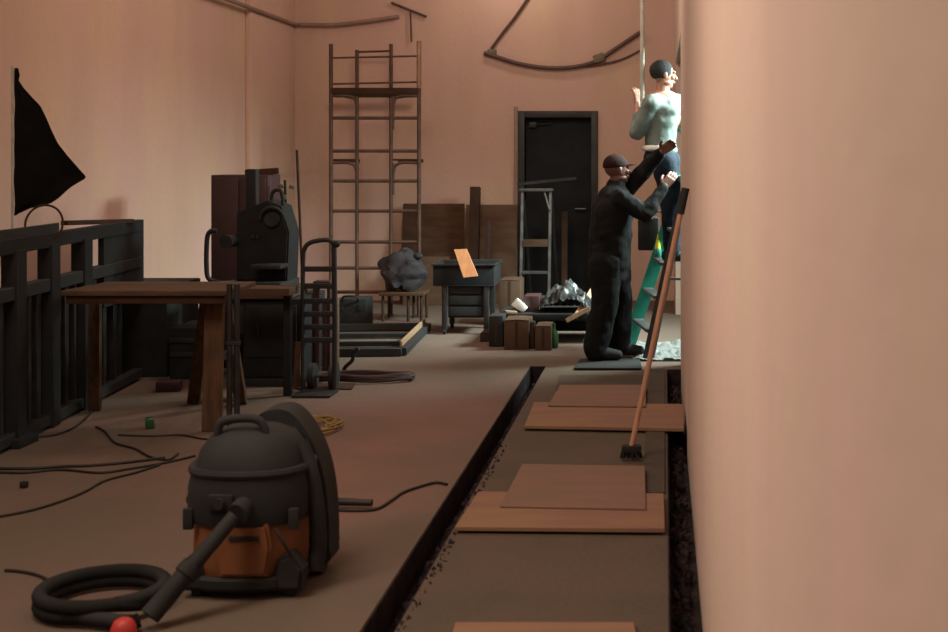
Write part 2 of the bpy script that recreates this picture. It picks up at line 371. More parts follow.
board('plywood_sheet', [q(548,412),q(646,413),q(646,391),q(560,391)], .033, .010, 'ply_floor2', 'paler sheet lying on the far plywood below the dark-clad worker', 'plywood sheet')
board('plywood_sheet', [q(452,640),q(637,640),q(634,627),q(455,627)], 0.0, .018, 'ply_floor', 'plywood sheet at the bottom edge of the photo, only its far end showing', 'plywood sheet')
board('threshold_strip', [q(556,391),q(655,391),q(658,376),q(560,376)], 0.0, .008, 'slab', 'flat grey slab strip between the worker\'s mat and the far plywood', 'slab')
# mat under the worker
board('rubber_mat', [q(574,370.5),q(642,370.5),q(640,361),q(580,361)], .0085, .012, 'rubber', 'thin black mat under the boots of the dark-clad worker', 'mat')

# ------------------------------------------------------------------ scaffold tower by the back wall
def scaffold():
    Y0, Y1 = 13.05, 14.25
    x0, x1 = X(331,Y0), X(419,Y0)         # near frame
    t = thing('scaffold_tower', ((x0+x1)/2, (Y0+Y1)/2, 0), 'tall rusty two-frame scaffold tower standing against the back wall', 'scaffold')
    xi0, xi1 = X(356,Y0), X(392,Y0)
    r = .021
    zt = Z(88, Y0)
    for (Y_, dx) in ((Y0, 0), (Y1, .0)):
        far = Y_ == Y1
        a, b_ = (x0, x1) if not far else (X(357,Y1), X(391,Y1))
        if not far:
            MB().cyl((a,Y_,.0),(a,Y_,Z(44,Y_)), r, seg=10).build('upright', 'rust', t)
            MB().cyl((b_,Y_,0),(b_,Y_,zt), r, seg=10).build('upright', 'rust', t)
            tag(MB().cyl((b_,Y_,zt+.005),(b_,Y_,Z(41,Y_)), r*1.15, seg=10).build('guard_post', 'rust_lit', t), 'guard post coloured paler as if lit', None)
        else:
            MB().cyl((a,Y_,0),(a,Y_,Z(50,Y_)), r, seg=10).build('upright', 'rust', t)
            MB().cyl((b_,Y_,0),(b_,Y_,Z(44,Y_)), r, seg=10).build('upright', 'rust', t)
    # rungs of the near frame (whole width) and ledgers
    for py in (118, 151, 181, 211, 242, 268, 292):
        w = X(419,Y0) 
        MB().cyl((x0,Y0,Z(py,Y0)),(w,Y0,Z(py,Y0)), .017, seg=8).build('rung', 'rust', t)
    for py in (58, 84): MB().cyl((X(331,Y0),Y0,Z(py,Y0)),(X(419,Y0),Y0,Z(py-2,Y0)), .010, seg=8).build('guard_rail', 'rust', t)
    MB().cyl((X(357,Y1),Y1,Z(52,Y1)),(X(391,Y1),Y1,Z(51,Y1)), .012, seg=8).build('guard_rail', 'rust', t)
    for (a, b_) in ((X(331,Y0), X(357,Y1)), (X(419,Y0), X(391,Y1))):
        for py in (94, 160): MB().cyl((a,Y0,Z(py,Y0)),(b_,Y1,Z(py,Y0)), .011, seg=8).build('side_rail', 'rust', t)
    # platform head beams and the inner braces
    MB().box(((x0+x1)/2, Y0+.03, Z(91,Y0)), (x1-x0+.02, .10, .065), None, .01).build('platform_beam', 'wood_dark', t)
    MB().box(((X(357,Y1)+X(391,Y1))/2, Y1, Z(91,Y0)+.015), (X(391,Y1)-X(357,Y1)+.5, .08, .05), None, .01).build('platform_beam', 'wood_dark', t)
    for (px, s) in ((331, 1), (419, -1)):
        for (py, h) in ((96, 26), (163, 24)):
            pts = [P(px, py, Y0), P(px+s*18, py, Y0), P(px+s*25, py+6, Y0), P(px+s*26, py+h, Y0)]
            MB().tube(spline(pts, 6), .015, 8).build('corner_brace', 'rust', t)
            MB().cyl(P(px+s*26,py,Y0), P(px+s*26,py+h+8,Y0), .014, seg=8).build('inner_post', 'rust', t)
    for px in (357, 391):
        MB().cyl(P(px,98,Y0), (X(px,Y0),Y0,0), .018, seg=8).build('inner_upright', 'rust', t)
    for (x_, y_) in ((x0,Y0),(x1,Y0),(X(357,Y1),Y1),(X(391,Y1),Y1)):
        MB().box((x_,y_,.006),(.12,.12,.012),None,.003).build('base_plate', 'rust', t)
    # midway boards
    for (a, b_) in ((333, 352), (397, 417)):
        MB().box(((X(a,Y0)+X(b_,Y0))/2, Y0+.2, Z(161,Y0)), (X(b_,Y0)-X(a,Y0), .30, .035), None, .004).build('side_board', 'wood_dark', t)
scaffold()

# ------------------------------------------------------------------ boards and a post leaning on the back wall
def lean_panel(name, x0, x1, yb, yt, zt, t, m, label, cat):
    b = MB(); d = Vector((0, yt-yb, zt)); L = d.length; a = math.atan2(yt-yb, zt)
    b.box((0,0,L/2), (x1-x0, t, L), None, .004)
    R = Matrix.Rotation(-a, 3, 'X')
    for v in b.b.verts: v.co = R @ v.co + Vector(((x0+x1)/2, yb, 0))
    mn = min(v.co.z for v in b.b.verts)
    for v in b.b.verts: v.co.z -= mn
    return tag(b.build(name, m), label, cat)
lean_panel('plywood_board', X(401,14.3), X(463,14.3), 14.22, 14.42, Z(204,14.35), .02, 'ply_dark', 'darker of the two plywood panels leaning on the back wall, by the scaffold', 'panel')
lean_panel('plywood_board', X(464.5,14.3), X(516,14.3), 14.22, 14.42, Z(205,14.35), .02, 'ply_mid', 'lighter brown plywood panel leaning on the wall just left of the door', 'panel')
lean_panel('pale_board', X(402,14), X(448,14), 14.04, 14.10, Z(257,14.05), .02, 'ply_mid', 'low brown board standing on edge before the darker plywood panel', 'board')
lean_panel('timber_post', X(467.5,14.0), X(477.5,14.0), 14.02, 14.22, Z(188,14.1), .09, 'wood_dark', 'dark timber post standing taller than the plywood panels behind it', 'post')
lean_panel('timber_offcut', X(483,13.8), X(488,13.8), 13.90, 14.05, Z(222,13.9), .03, 'maroon', 'thin reddish strip leaning right of the dark timber post', 'strip')

# sack on a stool
def stool_sack():
    Y_ = 12.78
    t = thing('low_stool', (X(404,Y_), Y_, 0), 'low dark stool in front of the scaffold with a sack on it', 'stool')
    MB().bb(X(383,Y_),X(427,Y_),Y_-.18,Y_+.18,Z(291,Y_)-.03,Z(291,Y_),.004).build('seat','ply_dark',t)
    for px in (386, 411, 424):
        for dy in (-.14,.14): MB().cyl((X(px,Y_),Y_+dy,0),(X(px,Y_),Y_+dy,Z(291,Y_)-.03),.014,seg=8).build('leg','wood_dark',t)
    b = MB().ell((X(403,Y_),Y_,Z(272,Y_)),(.225,.16,.20),None,40,24)
    b.wobble(.06, 7, 2).wobble(.025, 18, 5)
    mn = min(v.co.z for v in b.b.verts); zt = Z(291,Y_)
    for v in b.b.verts: v.co.z = max(v.co.z, zt+.002)
    b.ell((X(418,Y_),Y_,Z(256,Y_)),(.05,.045,.035))
    tag(b.build('sack','sack'), 'crumpled purple-grey sack sitting on the low stool by the scaffold', 'sack')
stool_sack()

# ------------------------------------------------------------------ black cart with the orange board
def cart():
    Y_ = 11.95; t = thing('tool_cart', (X(463,Y_),Y_,0), 'black steel cart with deep top tray in front of the plywood panels', 'cart')
    x0, x1 = X(433,Y_-.25), X(494,Y_-.25); zt = Z(265,Y_-.25); zb = Z(285,Y_-.25)
    b = MB()
    b.bb(x0,x1,Y_-.25,Y_-.235,zb,zt,.003).bb(x0,x1,Y_+.235,Y_+.25,zb,zt,.003).bb(x0,x0+.015,Y_-.235,Y_+.235,zb,zt,.003).bb(x1-.015,x1,Y_-.235,Y_+.235,zb,zt,.003)
    b.bb(x0,x1,Y_-.25,Y_+.25,zb-.012,zb,.003); tr = b.build('tray','black2',t)
    MB().tube([(x0-.008,Y_-.26,zt),(x1+.008,Y_-.26,zt),(x1+.008,Y_+.26,zt),(x0-.008,Y_+.26,zt)],.011,8,closed=True).build('tray_rim','grey_dark',tr)
    xa, xb = X(444,Y_-.25), X(486,Y_-.25)
    for x_ in (xa, xb):
        for dy in (-.22,.20): MB().box((x_,Y_+dy,zb/2+.02),(.045,.045,zb-.04),None,.005).build('leg','grey_dark',t)
    db = MB().bb(xa+.03,xb-.03,Y_-.21,Y_+.19,Z(318,Y_-.22),zb-.013,.006); db = db.build('drawer_box','black2',t)
    for k in range(3): MB().bb(xa+.045,xb-.045,Y_-.222,Y_-.211,Z(318,Y_-.22)+.02+k*.10,Z(318,Y_-.22)+.10+k*.10,.004).build('drawer','black',db)
    for x_ in (xa, xb):
        for dy in (-.22,.20): MB().cyl((x_-.012,Y_+dy,.028),(x_+.012,Y_+dy,.028),.028,seg=16).build('caster','rubber',t)
    # orange offcut standing askew on the tray
    yb, yf = Y_+.02, Y_-.27
    b = MB(); 
    c = [P(463.5,277.5,11.61),P(478,276,11.61),P(466.5,249,11.67),P(454,249.5,11.67)]
    n = Vector((0,-.018,0))
    lo = [b.b.verts.new(v) for v in c]; hi = [b.b.verts.new(v-n) for v in c]
    b.b.faces.new(lo); b.b.faces.new(hi[::-1])
    for i in range(4): b.b.faces.new((lo[i],hi[i],hi[(i+1)%4],lo[(i+1)%4]))
    tag(b.build('board_offcut','orange'), 'piece of board coloured orange as if warmly lit, propped on the black cart', 'board')
cart()

# ------------------------------------------------------------------ stepladder and clutter before the door
def door_ladder():
    Y_ = 13.7; xa, xb = X(522.5,Y_), X(550.5,Y_); zt = Z(191,Y_)
    t = thing('trestle_ladder', ((xa+xb)/2, Y_, 0), 'grey metal trestle ladder standing in front of the dark door', 'ladder')
    for x_ in (xa, xb):
        MB().beam((x_,Y_-.20,0),(x_,Y_,zt),.03,.045).build('front_rail','alu',t)
        MB().beam((x_+.05,Y_+.45,0),(x_,Y_+.04,zt),.025,.03).build('rear_rail','grey_dark',t)
    for py, m in ((243,'wood'),(272,'alu'),(296,'alu'),(214,'alu')):
        z = Z(py,Y_-.1); y = Y_-.2*(1-z/zt)
        if py == 214: continue
        MB().box(((xa+xb)/2,y,z),(xb-xa-.03,.09,.075 if m=='wood' else .028),None,.004).build('step',m,t)
    MB().box(((xa+xb)/2,Y_+.02,zt+.012),(xb-xa+.06,.16,.03),None,.004).build('top_cap','alu',t)
    MB().cyl((xb-.06,Y_-.03,zt-.02),(xb,Y_-.10,Z(210,Y_)),.012,seg=8).build('brace','alu',t)
    a = MB().beam(P(517,190,Y_-.02)+Vector((0,0,.06)), P(576,183,Y_+.06)+Vector((0,0,.05)), .16, .03, up=(0,0,1))
    tag(a.build('plank','grey_dark'), 'dark plank lying across the top of the trestle ladder', 'plank')
    tag(MB().beam((X(565,14.1),14.0,0),(X(565,14.3),14.25,Z(212,14.2)),.065,.03).build('batten','wood_dark'), 'narrow brown batten leaning in the doorway right of the trestle ladder', 'batten')
door_ladder()

def pile():
    # low black bench
    Y0, Y1 = 11.15, 11.75; zt = Z(314, Y0)
    t = thing('low_bench', (X(545,11.4), 11.4, 0), 'low black bench covered with stuff, left of the dark-clad worker', 'bench')
    MB().bb(X(497,Y0), X(604,Y0), Y0, Y1, zt-.06, zt, .01).build('bench_top', 'black2', t)
    for px in (501, 600):
        for y_ in (Y0+.04, Y1-.04): MB().box((X(px,Y0), y_, (zt-.06)/2), (.05,.05,zt-.06), None, .004).build('leg', 'black', t)
    MB().bb(X(503,Y0),X(598,Y0),Y1-.03,Y1-.01,.03,zt-.061).build('back_board','black2',t)
    def cb(px0, px1, yb, d, py, m, label, flap=True, name='cardboard_box', cat='box', z0=0.0):
        x0, x1 = X(px0,yb), X(px1,yb); z1 = Z(py,yb)
        t = thing(name, ((x0+x1)/2, yb+d/2, z0), label, cat, 'cardboard boxes round the low bench' if name == 'cardboard_box' else None)
        MB().bb(x0,x1,yb,yb+d,z0,z1,.006).build('body', m, t)
        if flap:
            zc_ = (x0+x1)/2
            MB().box(((x0+zc_)/2,yb+d/2,z1+.006),((x1-x0)/2-.004,d,.005),(0,math.radians(-3),0)).build('flap', m, t)
            MB().box(((x1+zc_)/2,yb+d/2,z1+.006),((x1-x0)/2-.004,d,.005),(0,math.radians(4),0)).build('flap', m, t)
        MB().bb((x0+x1)/2-.012,(x0+x1)/2+.012,yb-.002,yb+.0005,z0+.02,z1-.005).build('tape', 'wood_dark', t)
    cb(504, 529, 10.78, .30, 321, 'card', 'brown cardboard box on the floor against the low bench, the widest')
    cb(535, 551, 10.74, .28, 327, 'card', 'smaller brown cardboard box at the right end, beside the bright floor patch')
    cb(480, 501, 11.25, .28, 334, 'card2', 'flat dark cardboard box left of the brown boxes')
    cb(499, 520, 12.3, .35, 281, 'card', 'tall brown carton standing behind the low bench', name='carton')
    cb(489, 503, 10.95, .22, 316, 'plastic', 'black box standing left of the widest brown cardboard box', False, 'tool_box')
    cb(529.5, 534.5, 10.83, .10, 322, 'black', 'slim black case squeezed between the two brown cardboard boxes', False, 'slim_case', 'case')
    cb(524, 539, 11.3, .25, 296, 'maroon', 'dark maroon box standing on the low bench', False, 'maroon_box', 'box', zt)
    tag(MB().lathe((X(554,10.9),10.9,0),[(.03,0),(.036,.01),(.036,.12),(.014,.16),(.013,.20),(.015,.205)],seg=20).build('bottle','glassgreen'),
        'green bottle standing on the lit floor beside the small cardboard box', 'bottle')
    # crumpled clear/grey plastic sheet
    def fn(u, v):
        x = X(541,11.4)+(X(593,11.4)-X(541,11.4))*u; y = 11.2+.45*v
        h = (.30 - .10*abs(u-.55)*2) * math.sin(PI*min(1,max(0,v*.9+.1)))**.6 * (math.sin(PI*min(max(u,.02),.98))**.4) 
        h *= .75+.5*noise.noise(Vector((u*5,v*4,3)))
        h += .03*noise.noise(Vector((u*14,v*10,1)))
        return (x, y, zt+.012+max(0,h))
    tag(MB().grid(fn,50,24).solid(.004).build('plastic_sheet','sheet'), 'crumpled shiny grey plastic sheet heaped on the low bench', 'plastic sheet')
    tag(MB().beam(P(575,318,11.15),P(597,283,11.5),.05,.02).build('wood_strip','wood_pale'), 'pale wood strip rising from the plastic sheet behind the dark-clad worker', 'strip')
    tag(MB().beam(P(566,321,11.12),P(590,308,11.16),.04,.02).build('wood_strip','wood_pale'), 'short pale wood strip lying low at the front edge of the low bench', 'strip')
    # folded pale cloth
    b = MB().box(P(520,309,11.3)+Vector((0,0,.03)),(.13,.10,.07),(0,.7,0),.012); b.wobble(.02,14,3)
    tag(b.build('folded_cloth','white'), 'small folded off-white cloth at the left end of the low bench', 'cloth')
    tag(MB().box(P(511,313,11.22)+Vector((0,0,.01)),(.10,.06,.02),(0,.1,.3),.004).build('wood_block','wood_pale'), 'little pale wood block left of the folded off-white cloth', 'block')
    # white sheet on the floor under the ladder
    def g(u, v):
        x = X(633,10.5)+.46*u-.03*v; y = 10.17+.95*v
        return (x, y, .012+.045*abs(noise.noise(Vector((u*4,v*5,7))))+.012*noise.noise(Vector((u*15,v*12,2))))
    tag(MB().grid(g,40,50).solid(.004).build('paper_sheet','paper'), 'crumpled white sheet on the floor under the green stepladder', 'sheet')
pile()

# ------------------------------------------------------------------ left middle: machine bench, trolley, frames
def bench_machine():
    Yf, Yr = 9.10, 9.75
    x0, x1 = X(243,Yf), X(301,Yf); z = Z(292,Yf)
    t = thing('machine_stand', ((x0+x1)/2, 9.4, 0), 'black steel cabinet stand carrying the machine, behind the trestle table', 'stand')
    MB().bb(x0,x1,Yf,Yr,.06,z-.05,.006).build('cabinet','black2',t)
    cd = MB().bb(X(246,Yf),X(297,Yf),Yf-.014,Yf-.002,.20,z-.09,.004).build('door','black',t)
    MB().cyl((X(259,Yf),Yf-.03,Z(325,Yf)),(X(259,Yf),Yf-.03,Z(334,Yf)),.010,seg=8).build('door_handle','grey_dark',cd)
    MB().bb(x0-.02,x1,Yf-.05,Yr,0,.055,.006).build('plinth','grey_dark',t)
    wt = MB().bb(X(206,Yf),X(291,Yf),Yf-.04,Yr,z-.045,z,.004).build('worktop','wood',t)
    MB().bb(X(206,Yf),X(243,Yf),Yf+.02,Yr,z-.30,z-.05,.004).build('side_drawer','black',t)
    # machine
    m = thing('bench_saw', (X(268,9.4), 9.4, z), 'black bench saw with curved guard standing on the machine stand', 'machine')
    Y_ = 9.35
    MB().bb(X(228,Y_),X(290,Y_),Yf+.02,Y_+.25,z,z+.06,.01).build('base','plastic',m)
    MB().prism([(X(240,Y_),z+.06),(X(290,Y_),z+.06),(X(292,Y_),Z(232,Y_)),(X(284,Y_),Z(206,Y_)),(X(270,Y_),Z(200,Y_)),(X(258,Y_),Z(206,Y_)),(X(240,Y_),Z(212,Y_))],Y_-.08,Y_+.2,.012).build('housing','black2',m)
    MB().bb(X(247,Y_),X(257,Y_),Y_-.03,Y_+.05,Z(230,Y_),Z(169,Y_),.006).build('column','plastic_grey',m)
    arc = [ (X(276,Y_)+ .085*math.cos(a), Y_-.10, Z(219,Y_)+.085*math.sin(a)) for a in [PI*k/14 for k in range(15)]]
    MB().tube(arc,.013,10).build('blade_guard','plastic_grey',m)
    MB().cyl((X(276,Y_),Y_-.115,Z(219,Y_)),(X(276,Y_),Y_-.085,Z(219,Y_)),.05,seg=28).build('blade_hub','grey_dark',m)
    MB().cyl((X(236,Y_),Y_-.02,Z(240,Y_)),(X(236,Y_),Y_-.22,Z(240,Y_)),.045,seg=24).build('motor','plastic',m)
    MB().tube(spline([(X(271,Y_),Y_,Z(205,Y_)),(X(273,Y_),Y_,Z(192,Y_)),(X(281,Y_),Y_,Z(191,Y_)),(X(283,Y_),Y_,Z(206,Y_))]),.014,10).build('handle','plastic',m)
    MB().bb(X(262,Y_),X(292,Y_),Yf-.03,Y_-.09,Z(266,Y_),Z(262,Y_),.004).build('fence','grey_dark',m)
    for px in (257, 262): MB().cyl((X(px,Y_),Y_-.08,Z(236,Y_)),(X(px,Y_),Y_-.10,Z(236,Y_)),.012,seg=12).build('knob','grey_dark',m)
    # maroon cabinet behind
    Yc = 9.85
    c = thing('maroon_cabinet', (X(237,Yc), Yc+.15, 0), 'tall dark maroon cabinet behind the black bench saw', 'cabinet')
    MB().bb(X(211,Yc),X(268,Yc),Yc,Yc+.32,0,Z(175,Yc),.006).build('body','maroon',c)
    MB().bb(X(214,Yc),X(239,Yc),Yc-.016,Yc-.001,.12,Z(178,Yc),.004).build('door','maroon',c)
    MB().bb(X(241,Yc),X(266,Yc),Yc-.016,Yc-.001,.12,Z(178,Yc),.004).build('door','maroon',c)
    MB().beam((X(240,Yc),Yc+.12,Z(173.5,Yc)),(X(274,Yc),Yc+.12,Z(171,Yc)),.05,.02).build('top_strip','wood_dark',c)
    # tubular handle at the left end
    Yh = 9.02
    tag(MB().tube(spline([(X(213,Yh),Yh,Z(281,Yh)),(X(207,Yh),Yh,Z(274,Yh)),(X(207,Yh),Yh,Z(240,Yh)),(X(211,Yh),Yh,Z(231,Yh)),(X(217,Yh),Yh,Z(231,Yh))],8),.017,10).tube(spline([(X(213,Yh),Yh,Z(281,Yh)),(X(222,Yh),Yh,Z(283,Yh)),(X(232,Yh),Yh+.06,Z(283,Yh))],6),.017,10).build('side_handle','grey_dark',m),'bent grey tube handle',None)
    # clamps hanging on a rod right of machine
    Yr2 = 10.2
    r = MB().cyl((X(306,Yr2),Yr2,0),(X(294,Yr2),Yr2+.08,Z(150,Yr2)),.011,seg=8)
    tag(r.build('steel_rod','wood_dark'), 'long thin rod standing up beside the bench saw', 'rod')
    g = thing('clamp', (X(286,9.6),9.6,0), 'bar clamp with small tan jaws standing right of the bench saw', 'clamp')
    MB().beam((X(290,9.9),9.9,0),(X(285,9.9),9.9,Z(180,9.9)),.02,.012).build('bar','grey_dark',g)
    for a, b_ in ((281,186),(284,197),(292,187)): MB().box(P(a,b_,9.88),(.04,.03,.03),(0,.3,0),.004).build('jaw','jbox',g)
bench_machine()

def trolley():
    Y_ = 8.86; xa, xb = X(303,Y_), X(336,Y_)
    t = thing('hand_truck', ((xa+xb)/2, Y_, 0), 'black tubular hand truck with cross slats right of the machine stand', 'hand truck')
    MB().tube(spline([(xa,Y_,.02),(xa,Y_,.5),(xa,Y_,Z(262,Y_)),(X(305,Y_),Y_,Z(248,Y_)),(X(312,Y_),Y_,Z(242,Y_)),(X(328,Y_),Y_,Z(240,Y_)),(X(334,Y_),Y_,Z(244,Y_))],7),.016,10).build('frame','black',t)
    MB().tube([(xb-.01,Y_,.02),(X(335,Y_),Y_,.5),(X(334,Y_),Y_,Z(244,Y_))],.018,10).build('frame','black',t)
    MB().ell((X(336,Y_),Y_,Z(244,Y_)),(.03,.028,.026),None,14,10).build('grip','rubber',t)
    for py in (269, 286, 301, 314, 327, 340):
        MB().bb(xa,xb-.005,Y_-.012,Y_+.012,Z(py,Y_)-.018,Z(py,Y_)+.018,.004).build('slat','black',t)
    MB().bb(xa-.01,xb+.02,Y_-.24,Y_,.004,.018,.003).build('toe_plate','grey_dark',t)
    for x_ in (xa+.04, xb-.04): MB().cyl((x_-.02,Y_+.10,.09),(x_+.02,Y_+.10,.09),.09,seg=24).build('wheel','rubber',t)
    MB().cyl((xa+.02,Y_+.10,.09),(xb-.02,Y_+.10,.09),.010,seg=8).build('axle','grey_dark',t)
    tag(MB().bb(X(314,9.45),X(331,9.45),9.42,9.54,Z(287,9.45),Z(281,9.45),.004).bb(X(314,9.45),X(317,9.45),9.42,9.54,0,Z(287,9.45)).bb(X(328,9.45),X(331,9.45),9.42,9.54,0,Z(287,9.45)).build('wood_rack','maroon'),
        'small reddish stand seen through the slats of the hand truck', 'stand')
    tag(MB().bb(X(320,9.75),X(333,9.75),9.68,9.95,0,Z(300,9.75),.01).build('storage_tub','ply_mid'), 'brown tub behind the lower slats of the hand truck', 'tub')
    # leg-like timber by the stand
    tag(MB().beam((X(299.5,9.05),8.98,0),(X(299,9.05),9.04,Z(342,9.05)),.045,.03).build('timber_stub','wood_v'), 'short brown timber stub upright at the right corner of the machine stand', 'timber')
    # black box farther back
    b0 = thing('black_case', (X(350,12.2),12.2,0), 'black square case on the floor between the hand truck and the scaffold', 'case')
    MB().bb(X(336,12.1),X(366,12.1),12.1,12.4,.0,Z(299,12.1),.012).build('body','plastic',b0)
    MB().tube(spline([(X(343,12.1),12.1,Z(301,12.1)),(X(345,12.1),12.05,Z(296,12.1)),(X(357,12.1),12.05,Z(296,12.1)),(X(359,12.1),12.1,Z(301,12.1))],5),.010,8).build('handle','plastic_grey',b0)
    for px in (342, 360): MB().bb(X(px,12.1)-.012,X(px,12.1)+.012,12.088,12.101,Z(310,12.1),Z(304,12.1),.002).build('latch','grey_dark',b0)
    # flat steel frame on floor
    c = [Vector((X(304,10.4),10.4,0)), Vector((X(402,10.45),10.45,0)), Vector((X(427,12.0),12.0,0)), Vector((X(322,11.9),11.9,0))]
    fr = thing('steel_floor_tray', (c[0]+c[2])/2, 'flat black steel frame lying on the floor in front of the scaffold', 'steel tray')
    h = .075
    for i in range(4):
        a, b_ = c[i], c[(i+1)%4]
        MB().beam(a+Vector((0,0,h/2)), b_+Vector((0,0,h/2)), h, .06, up=(0,0,1)).build('rail', 'black', fr)
    for k in (.33,.66):
        MB().beam(c[0].lerp(c[3],k)+Vector((0,0,.03)), c[1].lerp(c[2],k)+Vector((0,0,.03)), .05, .04, up=(0,0,1)).build('cross_bar','black2',fr)
    # sheet under frame
    tag(MB().beam(c[1].lerp(c[2],.05)+Vector((-.02,0,h+.012)), c[1].lerp(c[2],.98)+Vector((-.02,0,h+.012)),.02,.05,up=(0,0,1)).build('lath','wood_pale'), 'pale wood lath lying along the right edge of the flat steel frame', 'lath')
    # hose coil on the floor
    cx, cy = X(362,9.29), 9.29; pts = []
    for k in range(0, 170):
        a = k*2*PI/42; rx = .35-.02*math.sin(k*.13); pts.append((cx+rx*math.cos(a), cy+.12*math.sin(a)+.006*math.sin(k*.31), .014+.010*(k/42)+.004*math.sin(k*.7)))
    tag(MB().tube(pts,.012,8).build('air_hose','maroon'), 'dark maroon hose coiled flat on the floor before the steel frame', 'hose')
    e = thing('pipe_wrench', (X(347,9.45),9.45,0), 'small black tool standing upright by the coiled maroon hose', 'tool')
    MB().tube(spline([(X(343,9.45),9.45,.012),(X(345,9.45),9.45,.07),(X(352,9.45),9.45,.12),(X(354,9.45),9.45,.18)],6),.014,8).build('shaft','black',e)
    MB().box((X(355,9.45),9.45,.19),(.07,.03,.035),(0,-.6,0),.006).build('head','grey_dark',e)
    MB().box((X(342,9.45),9.45,.012),(.10,.05,.02),None,.004).build('foot','black',e)
    board('flat_board',[q(297,390),q(352,390),q(356,384.5),q(299,384.5)],0,.012,'wood_dark','thin dark board flat on floor at foot of the hand truck','board')
trolley()

# ------------------------------------------------------------------ wooden trestle table
def table():
    zt = .835
    t = thing('trestle_table', (X(150,8.0),8.2,0), 'rough brown wooden trestle table beside the black steel railing', 'table')
    Ya, Yb = 7.42, 8.0
    MB().bb(X(60,7.42),X(224,Ya),Ya,Ya+.19,zt-.028,zt,.003).build('plank','wood',t)
    MB().bb(X(60,7.42),X(224,Ya)+.02,Ya+.195,Yb-.195,zt-.030,zt-.002,.003).build('plank','wood',t)
    MB().bb(X(60,7.42)+.02,X(224,Ya),Yb-.19,Yb,zt-.029,zt-.001,.003).build('plank','wood',t)
    MB().bb(X(64,7.42),X(224,Ya),Ya+.02,Ya+.055,zt-.075,zt-.031,.003).build('apron','wood_dark',t)
    MB().beam((X(212,7.58),7.58,0),(X(215,7.6),7.60,zt-.03),.11,.04).build('leg','wood_v',t)
    MB().beam((X(243,8.45),8.42,0),(X(224,7.95),7.93,zt-.03),.075,.04).build('leg','wood_v',t)
    MB().beam((X(95,8.2),8.20,.0),(X(93,7.9),7.93,zt-.03),.07,.04).build('leg','wood_v',t)
    MB().beam((X(100,8.0),7.98,.0),(X(99,8.1),7.99,zt-.10),.06,.04).build('leg','wood_v',t) if False else None
    MB().beam((X(214,7.6),7.63,.40),(X(232,8.1),8.16,.40),.05,.02).build('stretcher','wood_dark',t)
    MB().beam((X(197,8.5),8.44,.0),(X(207,7.9),7.93,zt-.03),.08,.035).build('leg','wood_v',t)
    # extra plank to the right
    p = thing('work_plank', (X(258,8.5),8.5,0), 'reddish plank on a dark prop extending right of the trestle table', 'plank')
    MB().bb(X(226,8.6),X(291,8.6),8.56,8.80,Z(295.5,8.6),Z(288,8.6),.003).build('board','card',p)
    MB().beam((X(287,8.7),8.72,0),(X(287,8.7),8.72,Z(295.5,8.6)),.05,.05).build('prop','black2',p)
    # pipe stand
    s = thing('pipe_stand', (X(235,7.3),7.3,0), 'slim dark double-pipe stand just behind the vacuum cleaner', 'stand')
    for px in (229.5, 237): MB().cyl((X(px,7.3),7.3,.02),(X(px,7.3),7.3,Z(284,7.3)),.017,seg=10).build('pipe','grey_dark',s)
    MB().bb(X(226,7.3),X(241,7.3),7.22,7.38,0,.022,.004).build('base','black',s)
    MB().bb(X(227,7.3),X(240,7.3),7.28,7.32,Z(345,7.3),Z(341,7.3),.003).build('clamp','black',s)
    # small thing on floor near leg
    tag(MB().box((X(148,7.65),FY(428),.03),(.05,.08,.06),(0,0,.4),.006).build('wood_block','glassgreen'), 'tiny dark green block on the floor in front of the trestle table', 'block')
table()

# dark cases under the table
k = thing('storage_chest', (X(135,9.5),9.6,0), 'large black chest on the floor beneath the trestle table', 'chest')
MB().bb(X(92,9.45),X(167,9.45),9.45,10.1,0,.60,.012).build('body','black2',k)
MB().bb(X(91,9.45),X(168,9.45),9.43,10.12,.60,.66,.012).build('lid','plastic',k)
for px in (108,150): MB().bb(X(px,9.43)-.02,X(px,9.43)+.02,9.418,9.43,.55,.63,.003).build('latch','grey_dark',k)
k = thing('low_crate', (X(182,9.5),9.6,0), 'lower black crate touching the right end of the large black chest', 'crate')
MB().bb(X(169,9.35),X(203,9.35),9.35,9.8,0,Z(328,9.35),.01).build('body','black2',k)
for py in (338,352): MB().bb(X(170,9.35),X(202,9.35),9.338,9.351,Z(py+5,9.35),Z(py,9.35),.003).build('side_slat','black',k)
tag(MB().box((X(172,8.95),8.9,.035),(.16,.12,.07),(0,0,.2),.01).build('maroon_pouch','maroon'), 'small maroon pouch on the floor before the low crate', 'pouch')

